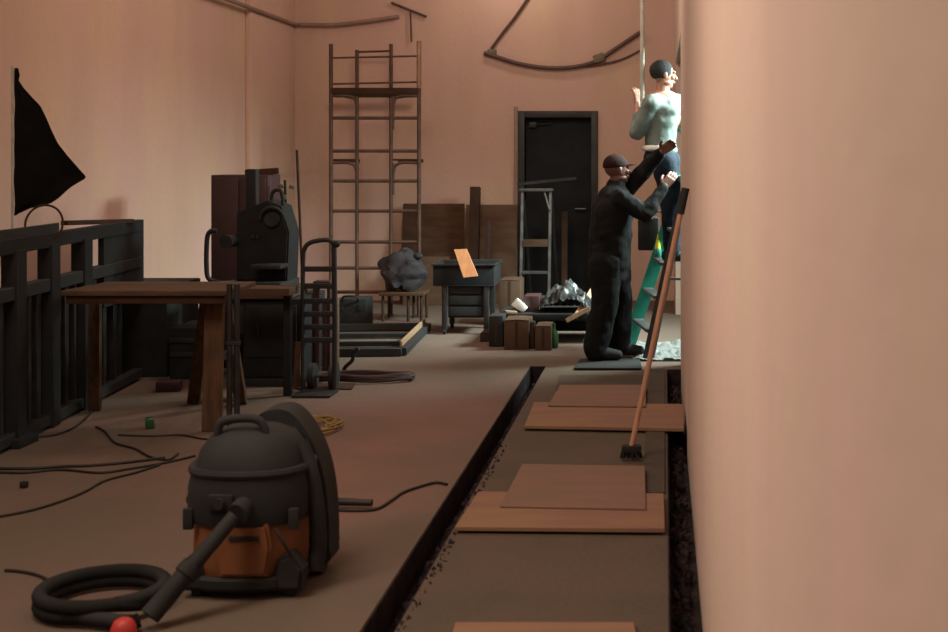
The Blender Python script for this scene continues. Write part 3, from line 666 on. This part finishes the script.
# ------------------------------------------------------------------ black steel railing on the left
def railing():
    A = Vector((X(8,7.15),7.15,0)); B = Vector((X(138,9.35),9.35,0)); u = (B-A).normalized()
    t = thing('steel_railing', (A+B)/2, 'heavy black steel railing section standing along the left wall', 'railing')
    L = (B-A).length; ztop = Z(241,7.15)
    A2 = A-u*1.1
    MB().beam(A2+Vector((0,0,ztop-.03)), B+Vector((0,0,ztop-.03)), .06, .085, up=(0,0,1)).build('top_rail','black2',t)
    MB().beam(A2+Vector((0,0,ztop-.005)), A2.lerp(B,.55)+Vector((0,0,ztop-.005)), .012, .14, up=(0,0,1)).build('cap_strip','black',t)
    zm = Z(294,7.15)
    MB().beam(A2+Vector((0,0,zm)), B+Vector((0,0,zm)), .065, .075, up=(0,0,1)).build('mid_rail','black',t)
    n = Vector((-u.y,u.x,0))
    def at(px): # point of line seen at px
        # X/Y = (px-665)/F
        k_ = (px-665)/F; s_ = (A.x-k_*A.y)/(k_*u.y-u.x); return A+u*s_
    for px, wd in ((14,.13),(49,.12),(82,.13)):
        p = at(px); MB().beam(p, p+Vector((0,0,ztop-.055)), wd, .09, up=tuple(n)).build('post','black2',t)
    p = at(14); MB().bb(p.x-.11,p.x+.09,p.y-.12,p.y+.10,0,.05,.006).build('foot','black2',t)
    # end panel
    a = at(101); b_ = at(141)
    MB().beam(a.lerp(b_,.5)+Vector((0,0,.60)), a.lerp(b_,.5)+Vector((0,0,ztop+.01)), (b_-a).length, .04, up=tuple(n)).build('end_panel','black2',t)
    # closely set lower bars
    for px in (-4, 3, 24, 31, 40, 60, 68, 77, 88, 96, 106, 116):
        p = at(px)+n*.03; MB().beam(p+Vector((0,0,.05)), p+Vector((0,0,zm)), .045 if px % 2 else .06, .05, up=tuple(n)).build('lower_bar','black' if px % 2 else 'grey_dark',t)
    MB().beam(A2+Vector((0,0,.05)), B+Vector((0,0,.05)), .07, .06, up=(0,0,1)).build('bottom_rail','black',t)
    # steel sheets stacked behind
    s = thing('steel_sheet_stack', (A+B)/2+n*.16, 'black steel sheets stacked upright behind the lower half of the railing', 'steel sheets')
    for k_ in range(3):
        o = n*(.12+.05*k_)
        MB().beam((A2+B)/2+o+Vector((0,0,0)), (A2+B)/2+o+Vector((0,0,zm-.02-.03*k_)), (B-A2).length-.1*k_, .02, up=tuple(n)).build('sheet','black2',s)
    tag(MB().beam(P(64,223,8.35),P(131,221,9.1),.05,.03,up=(0,0,1)).build('lath','wood_dark'), 'thin brown lath lying on top of the black railing', 'lath')
    # pale pipe piece behind
    # hoop resting on the rail
    Yh = 7.75; c = P(44,224,Yh)
    hp = thing('wire_hoop', (c.x,c.y,c.z-.12), 'thin wire hoop standing on the black railing under the hanging cloth', 'hoop')
    MB().tube([(c.x+.112*math.cos(a), c.y+.02*math.sin(a), c.z+.112*math.sin(a)) for a in [2*PI*i/40 for i in range(40)]],.007,8,closed=True).build('ring','wood_dark',hp)
    MB().box((c.x-.07,c.y,c.z-.07),(.08,.04,.04),(0,.2,0),.008).build('clip','wood_pale',hp)
    MB().cyl((c.x-.02,c.y,c.z-.112),(c.x-.02,c.y,c.z-.16),.01,seg=8).build('stem','wood_dark',hp)
railing()

def cloth():
    Y_ = 7.95
    t = thing('stand_pole', (X(13,Y_),Y_,0), 'slim pale pole holding the black cloth by the left wall', 'pole')
    MB().cyl((X(12.4,Y_),Y_,0),(X(12.4,Y_),Y_,Z(66,Y_)),.008,seg=8).build('pole','pipe',t)
    MB().box((X(12.4,Y_),Y_,.01),(.13,.13,.02),None,.004).build('base','black',t)
    edge = [(68,18),(76,20),(80,18.5),(87,23),(96,31),(106,41),(118,47),(130,52),(143,59),(156,69),(168,80),(176,88),(179,87),(185,76),(190,69),(198,60),(204,51),(208,32),(213,21),(215.5,15.5)]
    def xr(py):
        for (a, xa), (b_, xb) in zip(edge, edge[1:]):
            if a <= py <= b_: return xa+(xb-xa)*(py-a)/(b_-a)
        return edge[-1][1]
    def fn(u, v):
        py = 68+(215.5-68)*v; w_ = xr(py)-14.2; px = 14.2+w_*u
        dy = .022*math.sin(u*9+v*3)*u*(.3+v) + .012*noise.noise(Vector((u*3,v*6,0)))
        return (X(px,Y_), Y_+dy, Z(py,Y_))
    tag(MB().grid(fn,30,60).solid(.006).build('hanging_cloth','cloth_black'), 'black cloth hanging from a pole at the left edge, flared to a point', 'cloth')
cloth()

# ------------------------------------------------------------------ vacuum cleaner
VS = (.91,.91,.97); VC = (X(257,4.88), 4.88)
def vacuum():
    cx, cy = X(262,4.95), 4.95
    t = thing('shop_vacuum', (cx,cy,0), 'large workshop vacuum cleaner with orange-brown drum and black head', 'vacuum cleaner')
    MB().lathe((cx-.02,cy,0),[(.15,.045),(.205,.05),(.218,.07),(.222,.12),(.218,.28),(.212,.30)],1,.92,48,2.6).build('drum','drum',t)
    MB().lathe((cx-.02,cy,0),[(.10,.028),(.225,.03),(.238,.045),(.238,.075),(.226,.085),(.10,.086)],1,.95,48,2.8).build('bumper','rubber',t)
    # front cheeks of the chassis and recess with orange door
    MB().prism([(cx-.085,.09),(cx+.105,.09),(cx+.125,.20),(cx+.11,.285),(cx-.10,.285),(cx-.095,.20)],cy-.225,cy-.195,.012).build('drum_front','drum',t)
    MB().bb(cx-.04,cx+.08,cy-.233,cy-.224,.225,.245,.004).build('grip_slot','rubber',t)
    for s, px in ((-1, cx-.205), (1, cx+.165)):
        ch = MB().prism([(px-.03,.03),(px+.07 if s>0 else px+.05,.03),(px+.08 if s>0 else px+.05,.11),(px+.03,.17),(px-.02,.15),(px-.04,.09)],cy-.20,cy-.10,.014).build('caster_housing','plastic',t)
        MB().cyl((px,cy-.15,.032),(px+.035,cy-.15,.032),.032,seg=20).build('caster','rubber',ch)
    for s in (-1,1):
        MB().cyl((cx+s*.225-.02,cy+.13,.085),(cx+s*.225+.02,cy+.13,.085),.085,seg=32).build('rear_wheel','rubber',t)
        MB().bb(cx+s*.20-.02+(-.02 if s<0 else 0),cx+s*.20+.02+(-.02 if s<0 else 0),cy-.235+.05,cy-.16,.255,.335,.006).build('latch','plastic_grey',t)
    # head
    hd = MB().lathe((cx-.012,cy,0),[(.20,.265),(.243,.275),(.252,.31),(.250,.40),(.236,.455),(.225,.462),(.222,.475),(.205,.53),(.165,.585),(.10,.612),(.03,.618)],1,.92,48,2.5).build('head','plastic_grey',t)
    MB().lathe((cx-.012,cy,0),[(.20,.452),(.246,.454),(.250,.465),(.244,.478),(.20,.48)],1,.92,48,2.5).build('head_rim','plastic',hd)
    MB().tube(spline([(cx-.13,cy-.09,.55),(cx-.12,cy-.09,.635),(cx-.04,cy-.09,.655),(cx+.04,cy-.09,.645),(cx+.07,cy-.09,.58)],8),.017,12).build('carry_handle','plastic',hd)
    MB().bb(cx-.12,cx-.02,cy-.245,cy-.215,.34,.40,.008).build('switch_panel','plastic',hd)
    MB().cyl((cx-.07,cy-.243,.37),(cx-.07,cy-.262,.37),.020,seg=24).build('switch_knob','rubber',hd)
    # tall rear hood, arched to the right
    hood = [(cx-.12,.36),(cx-.10,.55),(cx-.03,.63),(cx+.05,.655),(cx+.11,.64),(cx+.165,.585),(cx+.215,.50),(cx+.250,.39),(cx+.268,.26),(cx+.272,.12),(cx+.262,.045),(cx+.12,.04),(cx-.05,.30)]
    hood = [(p_.x,p_.z) for p_ in spline([(a,0,c) for a,c in hood],4,True)]
    MB().prism(hood,cy+.10,cy+.27,.012).build('rear_hood','plastic',t)
    side = [(cx+.185,cy-.02,.55),(cx+.235,cy-.04,.44),(cx+.262,cy-.05,.30),(cx+.27,cy-.05,.16),(cx+.255,cy-.06,.07)]
    MB().tube(spline(side,8),[.030]*33,12).build('side_rail','plastic',t)
    MB().cyl((cx+.02,cy-.20,.355),(cx+.005,cy-.275,.335),.042,seg=24).build('hose_inlet','plastic',t)
    MB().ell((cx-.258,cy-.03,.335),(.022,.03,.026)).build('side_knob','rubber',t)
    # power lead wound on the side
    MB().tube(spline([(cx+.14,cy-.215,.27),(cx+.165,cy-.225,.235),(cx+.19,cy-.215,.19),(cx+.20,cy-.20,.16)],6),.006,8).build('cord_loop','cable',t)
    for o in t.children_recursive:
        for vv in o.data.vertices: vv.co = Vector((vv.co.x*VS[0], vv.co.y*VS[1], vv.co.z*VS[2]))
    t.location = (VC[0], VC[1], 0)
vacuum()
def hose():
    cx, cy = VC
    # from the inlet down to the left, then a flat coil on the floor
    pts = [(X(150,4.40)-.03,4.375,.04),(X(138,4.38)-.03,4.375,.034)]
    loop = []
    ox, oy = X(103,4.62), 4.62
    for k in range(1, 29):
        a = -PI*.32 - k*2*PI/14
        rx = .205; ry = .20
        loop.append((ox+rx*math.cos(a), oy+ry*math.sin(a), .032+(.035 if k > 12 else 0)*min(1,(k-12)/2.0)))
    line = spline(pts+loop, 10)
    rr = [.0235+.0025*(1 if (i//1) % 2 else -1) for i in range(len(line))]
    # denser sampling for the ribs
    dense = []; 
    for a, b_ in zip(line, line[1:]):
        for k in range(3): dense.append(a.lerp(b_, k/3))
    rr = [.026 if i % 2 else .0225 for i in range(len(dense))]
    tag(MB().tube(dense, rr, 12).build('vacuum_hose','rubber',smooth=80), 'ribbed black vacuum hose looped on the floor in the lower left corner', 'hose')
    w = thing('vacuum_wand', (X(190,4.5),4.5,0), 'straight black wand propped from the floor against the front of the vacuum', 'wand')
    p0 = Vector((X(152,4.42),4.40,.045)); p1 = Vector((cx+.003,cy-.262,.325))
    MB().tube([p0,p0.lerp(p1,.45),p0.lerp(p1,.46),p1],[.036,.033,.028,.026],16).build('tube','plastic',w)
    MB().cyl(p0.lerp(p1,.40),p0.lerp(p1,.50),.041,.039,seg=18).build('coupling','rubber',w)
    c = thing('red_nozzle', (X(131,4.40),4.34,0), 'bright red nozzle cap beside the hose loop', 'nozzle')
    xx = X(131,4.36)
    MB().lathe((xx,4.30,0),[(.042,0),(.044,.02),(.040,.045),(.030,.066),(.016,.074)],1,1,24).build('cap','red',c)
    MB().lathe((xx,4.30,0),[(.046,.002),(.048,.01),(.046,.018)],1,1,24).build('collar','rubber',c)
hose()

# ------------------------------------------------------------------ cables on the floor
def floor_cable(pix, r, m, label, name='floor_cable', cat='cable', z=None):
    pts = []
    for px, py in pix:
        Y_ = FY(py); pts.append((X(px,Y_), Y_, r+.001))
    return tag(MB().tube(spline(pts,6), r, 8).build(name, m), label, cat, 'cables lying on the concrete floor')
floor_cable([(32,438),(55,436),(75,428),(90,415),(101,400),(108,385)], .006, 'cable', 'black cable curving from the railing foot up under the trestle table')
floor_cable([(-6,470),(30,470),(60,468),(90,467),(125,464),(165,459)], .007, 'cable', 'black cable lying straight across the floor left of the vacuum')
floor_cable([(-6,473.5),(25,474),(60,471),(100,474),(130,470),(165,464),(195,457)], .006, 'cable', 'second cable nearly parallel just nearer than the straight one')
floor_cable([(-6,519),(30,512),(60,503),(85,493),(105,482),(135,474),(160,466)], .006, 'cable', 'cable running diagonally from the left edge up to the cable tangle')
floor_cable([(96,428),(105,433),(115,444),(135,450),(150,458),(168,461),(178,455)], .006, 'cable', 'short kinked cable in front of the trestle table')
floor_cable([(118,436),(150,437),(180,436),(205,440),(225,439)], .005, 'cable', 'thin cable along the floor by the near table leg')
floor_cable([(5,572),(20,573),(38,577),(52,584)], .006, 'cable', 'cable end reaching the far side of the hose loop')
floor_cable([(170,583),(190,581),(215,583),(240,589)], .005, 'cable', 'thin cable between the hose loop and the vacuum bumper')
ex = thing('extension_lead', (X(380,5.9),5.9,0), 'power lead with black connector running from the vacuum to the floor channel', 'cable')
pp = [(334,511),(350,512),(375,511),(390,503),(403,494),(420,488),(436,484),(447,486)]
MB().tube(spline([(X(a,FY(b)),FY(b),.008) for a,b in pp],6),.007,8).build('lead','cable',ex)
MB().cyl((X(333,FY(508)),FY(508),.03),(X(372,FY(509)),FY(509),.028),.019,.016,seg=12).build('connector','cable',ex)
# yellow-brown tangle behind the vacuum
pts = []
for i in range(60):
    a = i*.62; rx = .16+.05*math.sin(i*1.7); ry = .20+.08*math.sin(i*1.1)
    pts.append((X(306,7.6)+rx*math.cos(a), 7.62+ry*math.sin(a), .010+.02*abs(math.sin(i*.8))))
tag(MB().tube(spline(pts,3),.006,6).build('cable_tangle','yellowcable'), 'yellowish tangled cable on the floor behind the vacuum', 'cable')
tag(MB().box((X(24,FY(488)),FY(488),.018),(.035,.03,.03),None,.008).build('rubber_plug','rubber'), 'small dark plug alone on the floor at far left', 'plug')

# ------------------------------------------------------------------ broom on the right wall
def broom():
    t = thing('push_broom', (X(632,6.9),6.86,.012), 'long wooden-handled broom with black head leaning on the right wall', 'broom')
    a = Vector((X(631.5,6.86),6.86,.07)); b_ = P(689.5,188,6.88)
    b_.x = min(b_.x, XR(6.88)-.022)
    MB().tube([a, a.lerp(b_,.9)], .0145, 12).build('handle','broomwood',t)
    MB().tube([a.lerp(b_,.90), b_], .021, 12).build('grip','rubber',t)
    MB().box((a.x,a.y,.062),(.105,.07,.035),None,.012).build('head_block','paint',t)
    b = MB()
    for i in range(40):
        x = a.x+random.uniform(-.048,.048); y = a.y+random.uniform(-.03,.03)
        b.cyl((x,y,.05),(x+(x-a.x)*.25,y+(y-a.y)*.3,.0135),.006,.004,6)
    b.build('bristles','paint',t)
broom()

# ------------------------------------------------------------------ green stepladder in the opening
def ladder():
    yn, yf = 10.24, 11.0
    top_z = 1.52
    t = thing('green_stepladder', (0,10.5,0), 'green fibreglass stepladder that the worker in the pale shirt stands on', 'stepladder')
    bn = Vector((X(645,yn),yn,0)); bf = Vector((X(628.5,yf),yf,0))
    tn = Vector((.165,yn+.12,top_z)); tf = Vector((.165,yf-.12,top_z))
    tn = Vector((X(685,yn+.12),yn+.12,Z(180,yn+.12))); tf = Vector((X(683,yf-.12),yf-.12,Z(180,yn+.12)))
    tag(MB().beam(bn,tn,.045,.03).build('front_rail','grey_dark',t),'dark near rail',None)
    MB().beam(bf,tf,.11,.035).build('front_rail','green',t)
    MB().beam(bn+Vector((.05,.03,0)), tn.lerp(bn,.0)+Vector((.03,.03,0)),.04,.025).build('rail_liner','alu',t)
    for k in (.16,.345,.53,.72):
        a, b_ = bn.lerp(tn,k), bf.lerp(tf,k)
        MB().beam(a,b_,.085,.025,up=(0,0,1)).build('step','alu',t)
    MB().box((tn+tf)/2+Vector((.06,0,.01)),(.22,yf-yn-.1,.05),None,.008).build('top_cap','cap',t)
    for a in (tn, tf):
        MB().beam((a.x+.62,a.y+(.10 if a is tf else -.10),.0),a+Vector((.08,0,-.01)),.05,.025).build('rear_rail','green',t)
    MB().beam(bn.lerp(tn,.45),(tn.x+.36,tn.y-.05,.62),.02,.006).build('spreader','alu',t)
    tag(MB().box(bf.lerp(tf,.93)+Vector((0,-.02,0)),(.05,.02,.17),(0,.33,0),.003).build('label_plate','white',t),'white label',None)
    MB().box(bn+Vector((-.005,0,.012)),(.07,.05,.024),None,.005).build('foot','rubber',t)
    MB().box(bf+Vector((-.005,0,.012)),(.09,.05,.024),None,.005).build('foot','rubber',t)
    # yellow bottle on a step
    k = .53; a = bn.lerp(tn,.53).lerp(bf.lerp(tf,.53),.93)
    y = thing('spray_bottle', a+Vector((0,0,.013)), 'small yellow-topped teal bottle standing on a step of the green ladder', 'bottle')
    c = a+Vector((0,0,.013))
    px = P(650.5,262,c.y); 
    MB().lathe(c,[(.026,0),(.03,.01),(.03,.06),(.024,.07)],1,1,18).build('bottle_body','cap',y)
    MB().lathe(c+Vector((0,0,.0705)),[(.026,0),(.022,.03),(.010,.08),(.004,.12)],1,1,18).build('cone_cap','yellow',y)
ladder()
bg = thing('tool_bag', (X(649,11.03),11.03,.80), 'black tool bag with yellow edge hung on the left rail of the green ladder', 'bag')
MB().bb(X(638,11.03),X(659,11.03),10.96,11.10,Z(250,11.03),Z(217,11.03),.02).build('body','plastic',bg)
MB().tube(spline([(X(641,11.03),11.03,Z(218,11.03)),(X(644,11.03),11.03,Z(211,11.03)),(X(656,11.03),11.03,Z(211,11.03)),(X(664,11.03),11.03,Z(213,11.03))],5),.008,8).build('strap','grey_dark',bg)
MB().bb(X(641,10.95),X(652,10.95),10.945,10.962,Z(219,10.95),Z(215,10.95),.002).build('yellow_edge','yellow',bg)
# long pole held by the upper worker
tag(MB().cyl((X(642.3,10.62),10.62,2.02),(X(642.3,10.62),10.62,3.35),.019,seg=14).build('long_pole','pipe'), 'long pale upright pole held by the worker in the pale shirt', 'pole')

# ------------------------------------------------------------------ people
def vmerge(b, voxel, smooth_it=4):
    """one continuous surface from overlapping closed volumes"""
    bmesh.ops.recalc_face_normals(b.b, faces=list(b.b.faces))
    me = bpy.data.meshes.new('tmp'); b.b.to_mesh(me); b.b.free()
    o = bpy.data.objects.new('tmp', me); COL.objects.link(o)
    r = o.modifiers.new('r','REMESH'); r.mode = 'VOXEL'; r.voxel_size = voxel
    s = o.modifiers.new('s','SMOOTH'); s.iterations = smooth_it; s.factor = .5
    dg = bpy.context.evaluated_depsgraph_get(); e = o.evaluated_get(dg); m2 = bpy.data.meshes.new_from_object(e)
    bpy.data.objects.remove(o); bpy.data.meshes.remove(me)
    out = MB(); out.b.from_mesh(m2); bpy.data.meshes.remove(m2); return out
def chain(b, pts, rs):
    for i in range(len(pts)):
        b.ell(pts[i], (rs[i],)*3, None, 16, 10)
    for i in range(len(pts)-1):
        if (Vector(pts[i+1])-Vector(pts[i])).length > 1e-4: b.cyl(pts[i], pts[i+1], rs[i], rs[i+1], 16)
def basis(fwd, up=(0,0,1)):
    f_ = Vector(fwd).normalized(); u = Vector(up); r = f_.cross(u).normalized(); u = r.cross(f_).normalized()
    return Matrix((r, f_, u)).transposed()      # columns right, forward, up
def head(b, c, fwd, k=1.0, up=(0,0,1)):
    R = basis(fwd, up); c = Vector(c); L = lambda x,y,z: c+R@(Vector((x,y,z))*k)
    E = lambda p, r_: b.ell(L(*p), tuple(v*k for v in r_), R, 24, 16)
    E((0,-.012,.028),(.076,.094,.088)); E((0,.02,-.03),(.060,.070,.078)); E((0,.045,-.085),(.036,.036,.030))
    E((0,.082,.022),(.052,.020,.016))                          # brow
    for s in (-1,1):
        E((s*.036,.066,-.022),(.024,.024,.024)); E((s*.077,-.004,-.006),(.010,.020,.032)); E((s*.045,.02,-.07),(.022,.04,.022))
    chain(b, [L(0,.092,.008), L(0,.104,-.012), L(0,.113,-.030)], [.008*k,.010*k,.013*k])   # nose
    E((0,.094,-.058),(.024,.010,.006)); E((0,.091,-.070),(.020,.010,.007))                 # lips
    return R, L
def hand(b, wrist, d, pn, curl, k=1.0, side=1):
    """palm + four fingers + thumb; d: direction of the hand, pn: palm normal (fingers curl towards it)"""
    d = Vector(d).normalized(); pn = Vector(pn); pn = (pn-d*pn.dot(d)).normalized(); sd = d.cross(pn)*side
    w = Vector(wrist)
    for o in (-.028,-.010,.010,.028):
        chain(b, [w+sd*o*.6*k, w+d*.085*k+sd*o*k], [.016*k,.014*k])
    for o, ln in zip((-.032,-.0105,.0105,.032), (.80,1.0,.94,.76)):
        p = w+d*.085*k+sd*o*k; a = curl*.35; pts = [p]; 
        for s_, seg in enumerate((.040,.028,.022)):
            dd = d*math.cos(a)+pn*math.sin(a)
            p = p+dd*seg*ln*k; pts.append(p); a += curl*.55
        chain(b, pts, [.0105*k,.0095*k,.0085*k,.0075*k])
    a0 = w+d*.02*k+sd*(.024)*k; a1 = a0+(d*.6+sd*.7+pn*.25).normalized()*.042*k; a2 = a1+(d*.8+sd*.3+pn*(.3+.4*curl)).normalized()*.032*k; a3 = a2+(d*.75-sd*.1+pn*(.5+.4*curl)).normalized()*.024*k
    chain(b, [a0,a1,a2,a3], [.016*k,.0125*k,.0105*k,.009*k])

def stack(b, cs, rz=.07):
    # dense, smoothly interpolated column of flattened spheroids: (centre, half-depth along x, half-width along y)
    n = 7
    for (c0, a0, w0), (c1, a1, w1) in zip(cs, cs[1:]):
        for k in range(n+1):
            t = k/n; t2 = t*t*(3-2*t)
            b.ell(Vector(c0).lerp(Vector(c1), t), (a0+(a1-a0)*t2, w0+(w1-w0)*t2, rz), None, 28, 12)
def worker_dark():
    Y_ = 10.22
    def p(px, py, dy=0): return P(px, py, Y_+dy)
    t = thing('person', (X(610,Y_),Y_,.0205), 'person in black work clothes and maroon cap reaching up with both arms', 'person')
    hipC = p(609,262); sh = p(616,197)
    fL = Vector((X(600,Y_),Y_-.10,.0205)); fR = Vector((X(621,Y_),Y_+.13,.0205))
    hips = (p(606,262,-.09), p(613,262,.09))
    knees = (Vector((X(606,Y_),Y_-.11,.50)), Vector((X(619,Y_),Y_+.12,.50)))
    ank = (fL+Vector((-.03,0,.09)), fR+Vector((-.03,0,.09)))
    shl = (p(620,200,-.17), p(621,195,.17))       # near, far shoulder
    elb = (p(645,213,-.16), p(647,168,.10))
    wr = (p(664,187,-.05), p(661,152,.0))
    hc = p(617,170)
    b = MB()
    # legs
    for i in range(2):
        chain(b, [hips[i], hips[i].lerp(knees[i],.5), knees[i], knees[i].lerp(ank[i],.4), ank[i]], [.095,.080,.058,.056,.040])
        f_ = (fL, fR)[i]; chain(b, [f_+Vector((-.05,0,.045)), f_+Vector((.06,0,.04)), f_+Vector((.14,0,.032))], [.040,.038,.028])
    # torso
    tor = [(hipC,.145,.10),(p(610,240),.14,.10),(p(612,222),.155,.11),(p(614,210),.150,.105),(p(616,203),.130,.09)]
    for (c, wy, wx) in tor: b.ell(c, (wx, wy, .085))
    for s in (-1,1): chain(b, [hips[0 if s<0 else 1], p(614,207,s*.07)], [.085,.075])
    chain(b, [sh, p(617,186), hc+Vector((0,0,-.04))], [.075,.058,.055])
    for i in range(2):
        chain(b, [shl[i], elb[i], wr[i]], [.058,.042,.029])
        chain(b, [p(616,198), shl[i]], [.08,.062])
    head(b, hc, (.90,.40,.10), .98)
    hand(b, wr[0], wr[0]-elb[0]+Vector((.04,0,.05)), (.2,1,.1), .55, 1, 1)
    hand(b, wr[1], wr[1]-elb[1]+Vector((.06,0,.0)), (.2,-1,.1), .6, 1, -1)
    vmerge(b, .0048, 3).build('body', 'skin', t, 180)
    R = basis((.90,.40,.10))
    e = MB()
    for s in (-1,1): e.ell(hc+R@Vector((s*.030,.066,.000)),(.012,.012,.011),None,12,8)
    e.build('eyes','eye',t)
    # cap
    c = MB().ell(hc+R@Vector((0,-.012,.040)),(.083,.101,.090),R,32,20)
    for v in list(c.b.verts):
        l = R.transposed()@(v.co-hc)
        if l.z < .025: v.co = hc+R@Vector((l.x,l.y,.025))
    c.ell(hc+R@Vector((0,.105,.032)),(.055,.055,.010),R,20,10)
    vmerge(c,.005,2).build('cap','hat',t,180)
    # trousers
    b = MB()
    for i in range(2):
        chain(b, [hips[i], hips[i].lerp(knees[i],.5), knees[i], knees[i].lerp(ank[i],.5), ank[i]+Vector((0,0,.0))], [.130,.125,.108,.104,.098])
    b.ell(hipC,(.135,.175,.13)).ell(p(610,245),(.125,.155,.10))
    vm = vmerge(b,.008,10).wobble(.014,7,1).wobble(.006,17,5); vm.build('trousers','trouser',t,180)
    # jacket
    b = MB()
    rzj = .11; tor = [(p(609,276),.19,.16),(p(610,262),.20,.165),(p(610,245),.20,.165),(p(611,225),.21,.165),(p(613,209),.215,.165),(p(615,197),.19,.13)]
    stack(b, [(c_, wx, wy) for (c_, wy, wx) in tor], .10)
    chain(b, [p(616,200), p(617,187)], [.105,.080])
    for i in range(2):
        chain(b, [shl[i], elb[i], elb[i].lerp(wr[i],.93)], [.082,.064,.046])
        chain(b, [p(615,202), shl[i]], [.10,.085])
    vm = vmerge(b,.008,10).wobble(.016,7,4).wobble(.007,17,2); vm.build('jacket','jacket',t,180)
    for i, f_ in enumerate((fL, fR)):
        b = MB(); chain(b, [f_+Vector((-.06,0,.052)), f_+Vector((.05,0,.05)), f_+Vector((.145,0,.040))], [.052,.050,.038])
        chain(b, [f_+Vector((-.04,0,.06)), f_+Vector((-.035,0,.16))], [.055,.056])
        for v in b.b.verts: v.co.z = max(v.co.z, .022)
        vmerge(b,.007,2).build('boot','rubber',t,180)
worker_dark()

def worker_light():
    Y_ = 10.66
    def p(px, py, dy=0): return P(px, py, Y_+dy)
    t = thing('person', (X(662,Y_),Y_,Z(266,Y_)), 'person with short black hair and pale green shirt standing on the stepladder', 'person')
    hc = p(663.5,75); fwd = (.95,.28,.0)
    hips = (p(664,160,-.09), p(667,160,.09))
    knees = (p(671,214,-.10), p(673,212,.10))
    ank = (p(672,252,-.10), p(674,252,.10))
    shl = (p(657,104,-.17), p(663,103,.17))
    # body turned: back-left shoulder towards the camera
    shl = (p(652,103,-.13), p(676,103,.10))
    elb = (p(637,133,-.05), p(683,126,.05))
    wr = (p(637.5,104,.07), p(690,118,.02))
    b = MB()
    for i in range(2):
        chain(b, [hips[i], hips[i].lerp(knees[i],.5), knees[i], knees[i].lerp(ank[i],.4), ank[i]], [.095,.080,.056,.054,.038])
        f_ = ank[i]; chain(b, [f_+Vector((-.03,0,-.03)), f_+Vector((.08,0,-.04)), f_+Vector((.15,0,-.045))], [.038,.034,.026])
    for (c, wx, wy) in [(p(661,158),.13,.12),(p(661,140),.125,.11),(p(662,122),.145,.12),(p(663,110),.165,.125),(p(663,102),.15,.10)]: b.ell(c,(wx,wy,.10))
    chain(b, [p(662,104), p(662,93), hc+Vector((0,0,-.04))], [.085,.058,.056])
    for i in range(2):
        chain(b, [p(662,105), shl[i]], [.08,.06]); chain(b, [shl[i], elb[i], wr[i]], [.056,.040,.029])
    head(b, hc, fwd, .97)
    hand(b, wr[0], (-.02,.03,1), (-.55,.75,.1), 1.15, 1, -1)
    hand(b, wr[1], (1,.1,.2), (0,0,-1), .5, 1, 1)
    vmerge(b,.0048,3).build('body','skin2',t,180)
    R = basis(fwd)
    e = MB()
    for s in (-1,1): e.ell(hc+R@Vector((s*.030,.065,.000)),(.012,.012,.011),None,12,8)
    e.build('eyes','eye',t)
    h = MB().ell(hc+R@Vector((0,-.020,.035)),(.083,.098,.090),R,40,24)
    for v in h.b.verts:
        l = R.transposed()@(v.co-hc)
        if l.z < -.03: l.z = -.03
        if l.y > .055 and l.z < .055: l.y = .055-.02*max(0,(.055-l.z)/.08)
        v.co = hc+R@l
    h.wobble(.004,60,2); h.build('hair','hair',t,180)
    # jeans
    b = MB()
    for i in range(2):
        chain(b, [hips[i], hips[i].lerp(knees[i],.5), knees[i], knees[i].lerp(ank[i],.5), ank[i]], [.105,.092,.076,.070,.064])
    b.ell(p(661,158),(.142,.15,.12))
    vmerge(b,.008,8).wobble(.012,9,7).build('jeans','jeans',t,180)
    # shirt
    b = MB()
    stack(b, [(p(661,150),.135,.145),(p(661,134),.13,.14),(p(662,120),.145,.15),(p(663,110),.150,.155),(p(663,103),.125,.12)], .06)
    for i in range(2):
        chain(b, [p(662,106), shl[i]], [.10,.080]); chain(b, [shl[i], elb[i], elb[i].lerp(wr[i], .55 if i == 0 else .9)], [.078,.060,.047])
    vmerge(b,.008,8).wobble(.013,9,9).wobble(.005,20,3).build('shirt','shirt',t,180)
    b = MB(); stack(b, [(p(659,150),.145,.150),(p(659,146),.145,.150)], .015)
    vmerge(b,.007,3).wobble(.008,12,3).build('lit_shirt_hem','white',t,180)  # shirt hem catching light, its brightness painted as a white band
    for i in range(2):
        b = MB(); f_ = ank[i]; chain(b, [f_+Vector((-.04,0,-.03)), f_+Vector((.07,0,-.035)), f_+Vector((.16,0,-.042))], [.048,.044,.034]); chain(b,[f_+Vector((-.02,0,-.02)),f_+Vector((-.01,0,.05))],[.048,.046])
        vmerge(b,.007,2).build('boot','rubber',t,180)
worker_light()
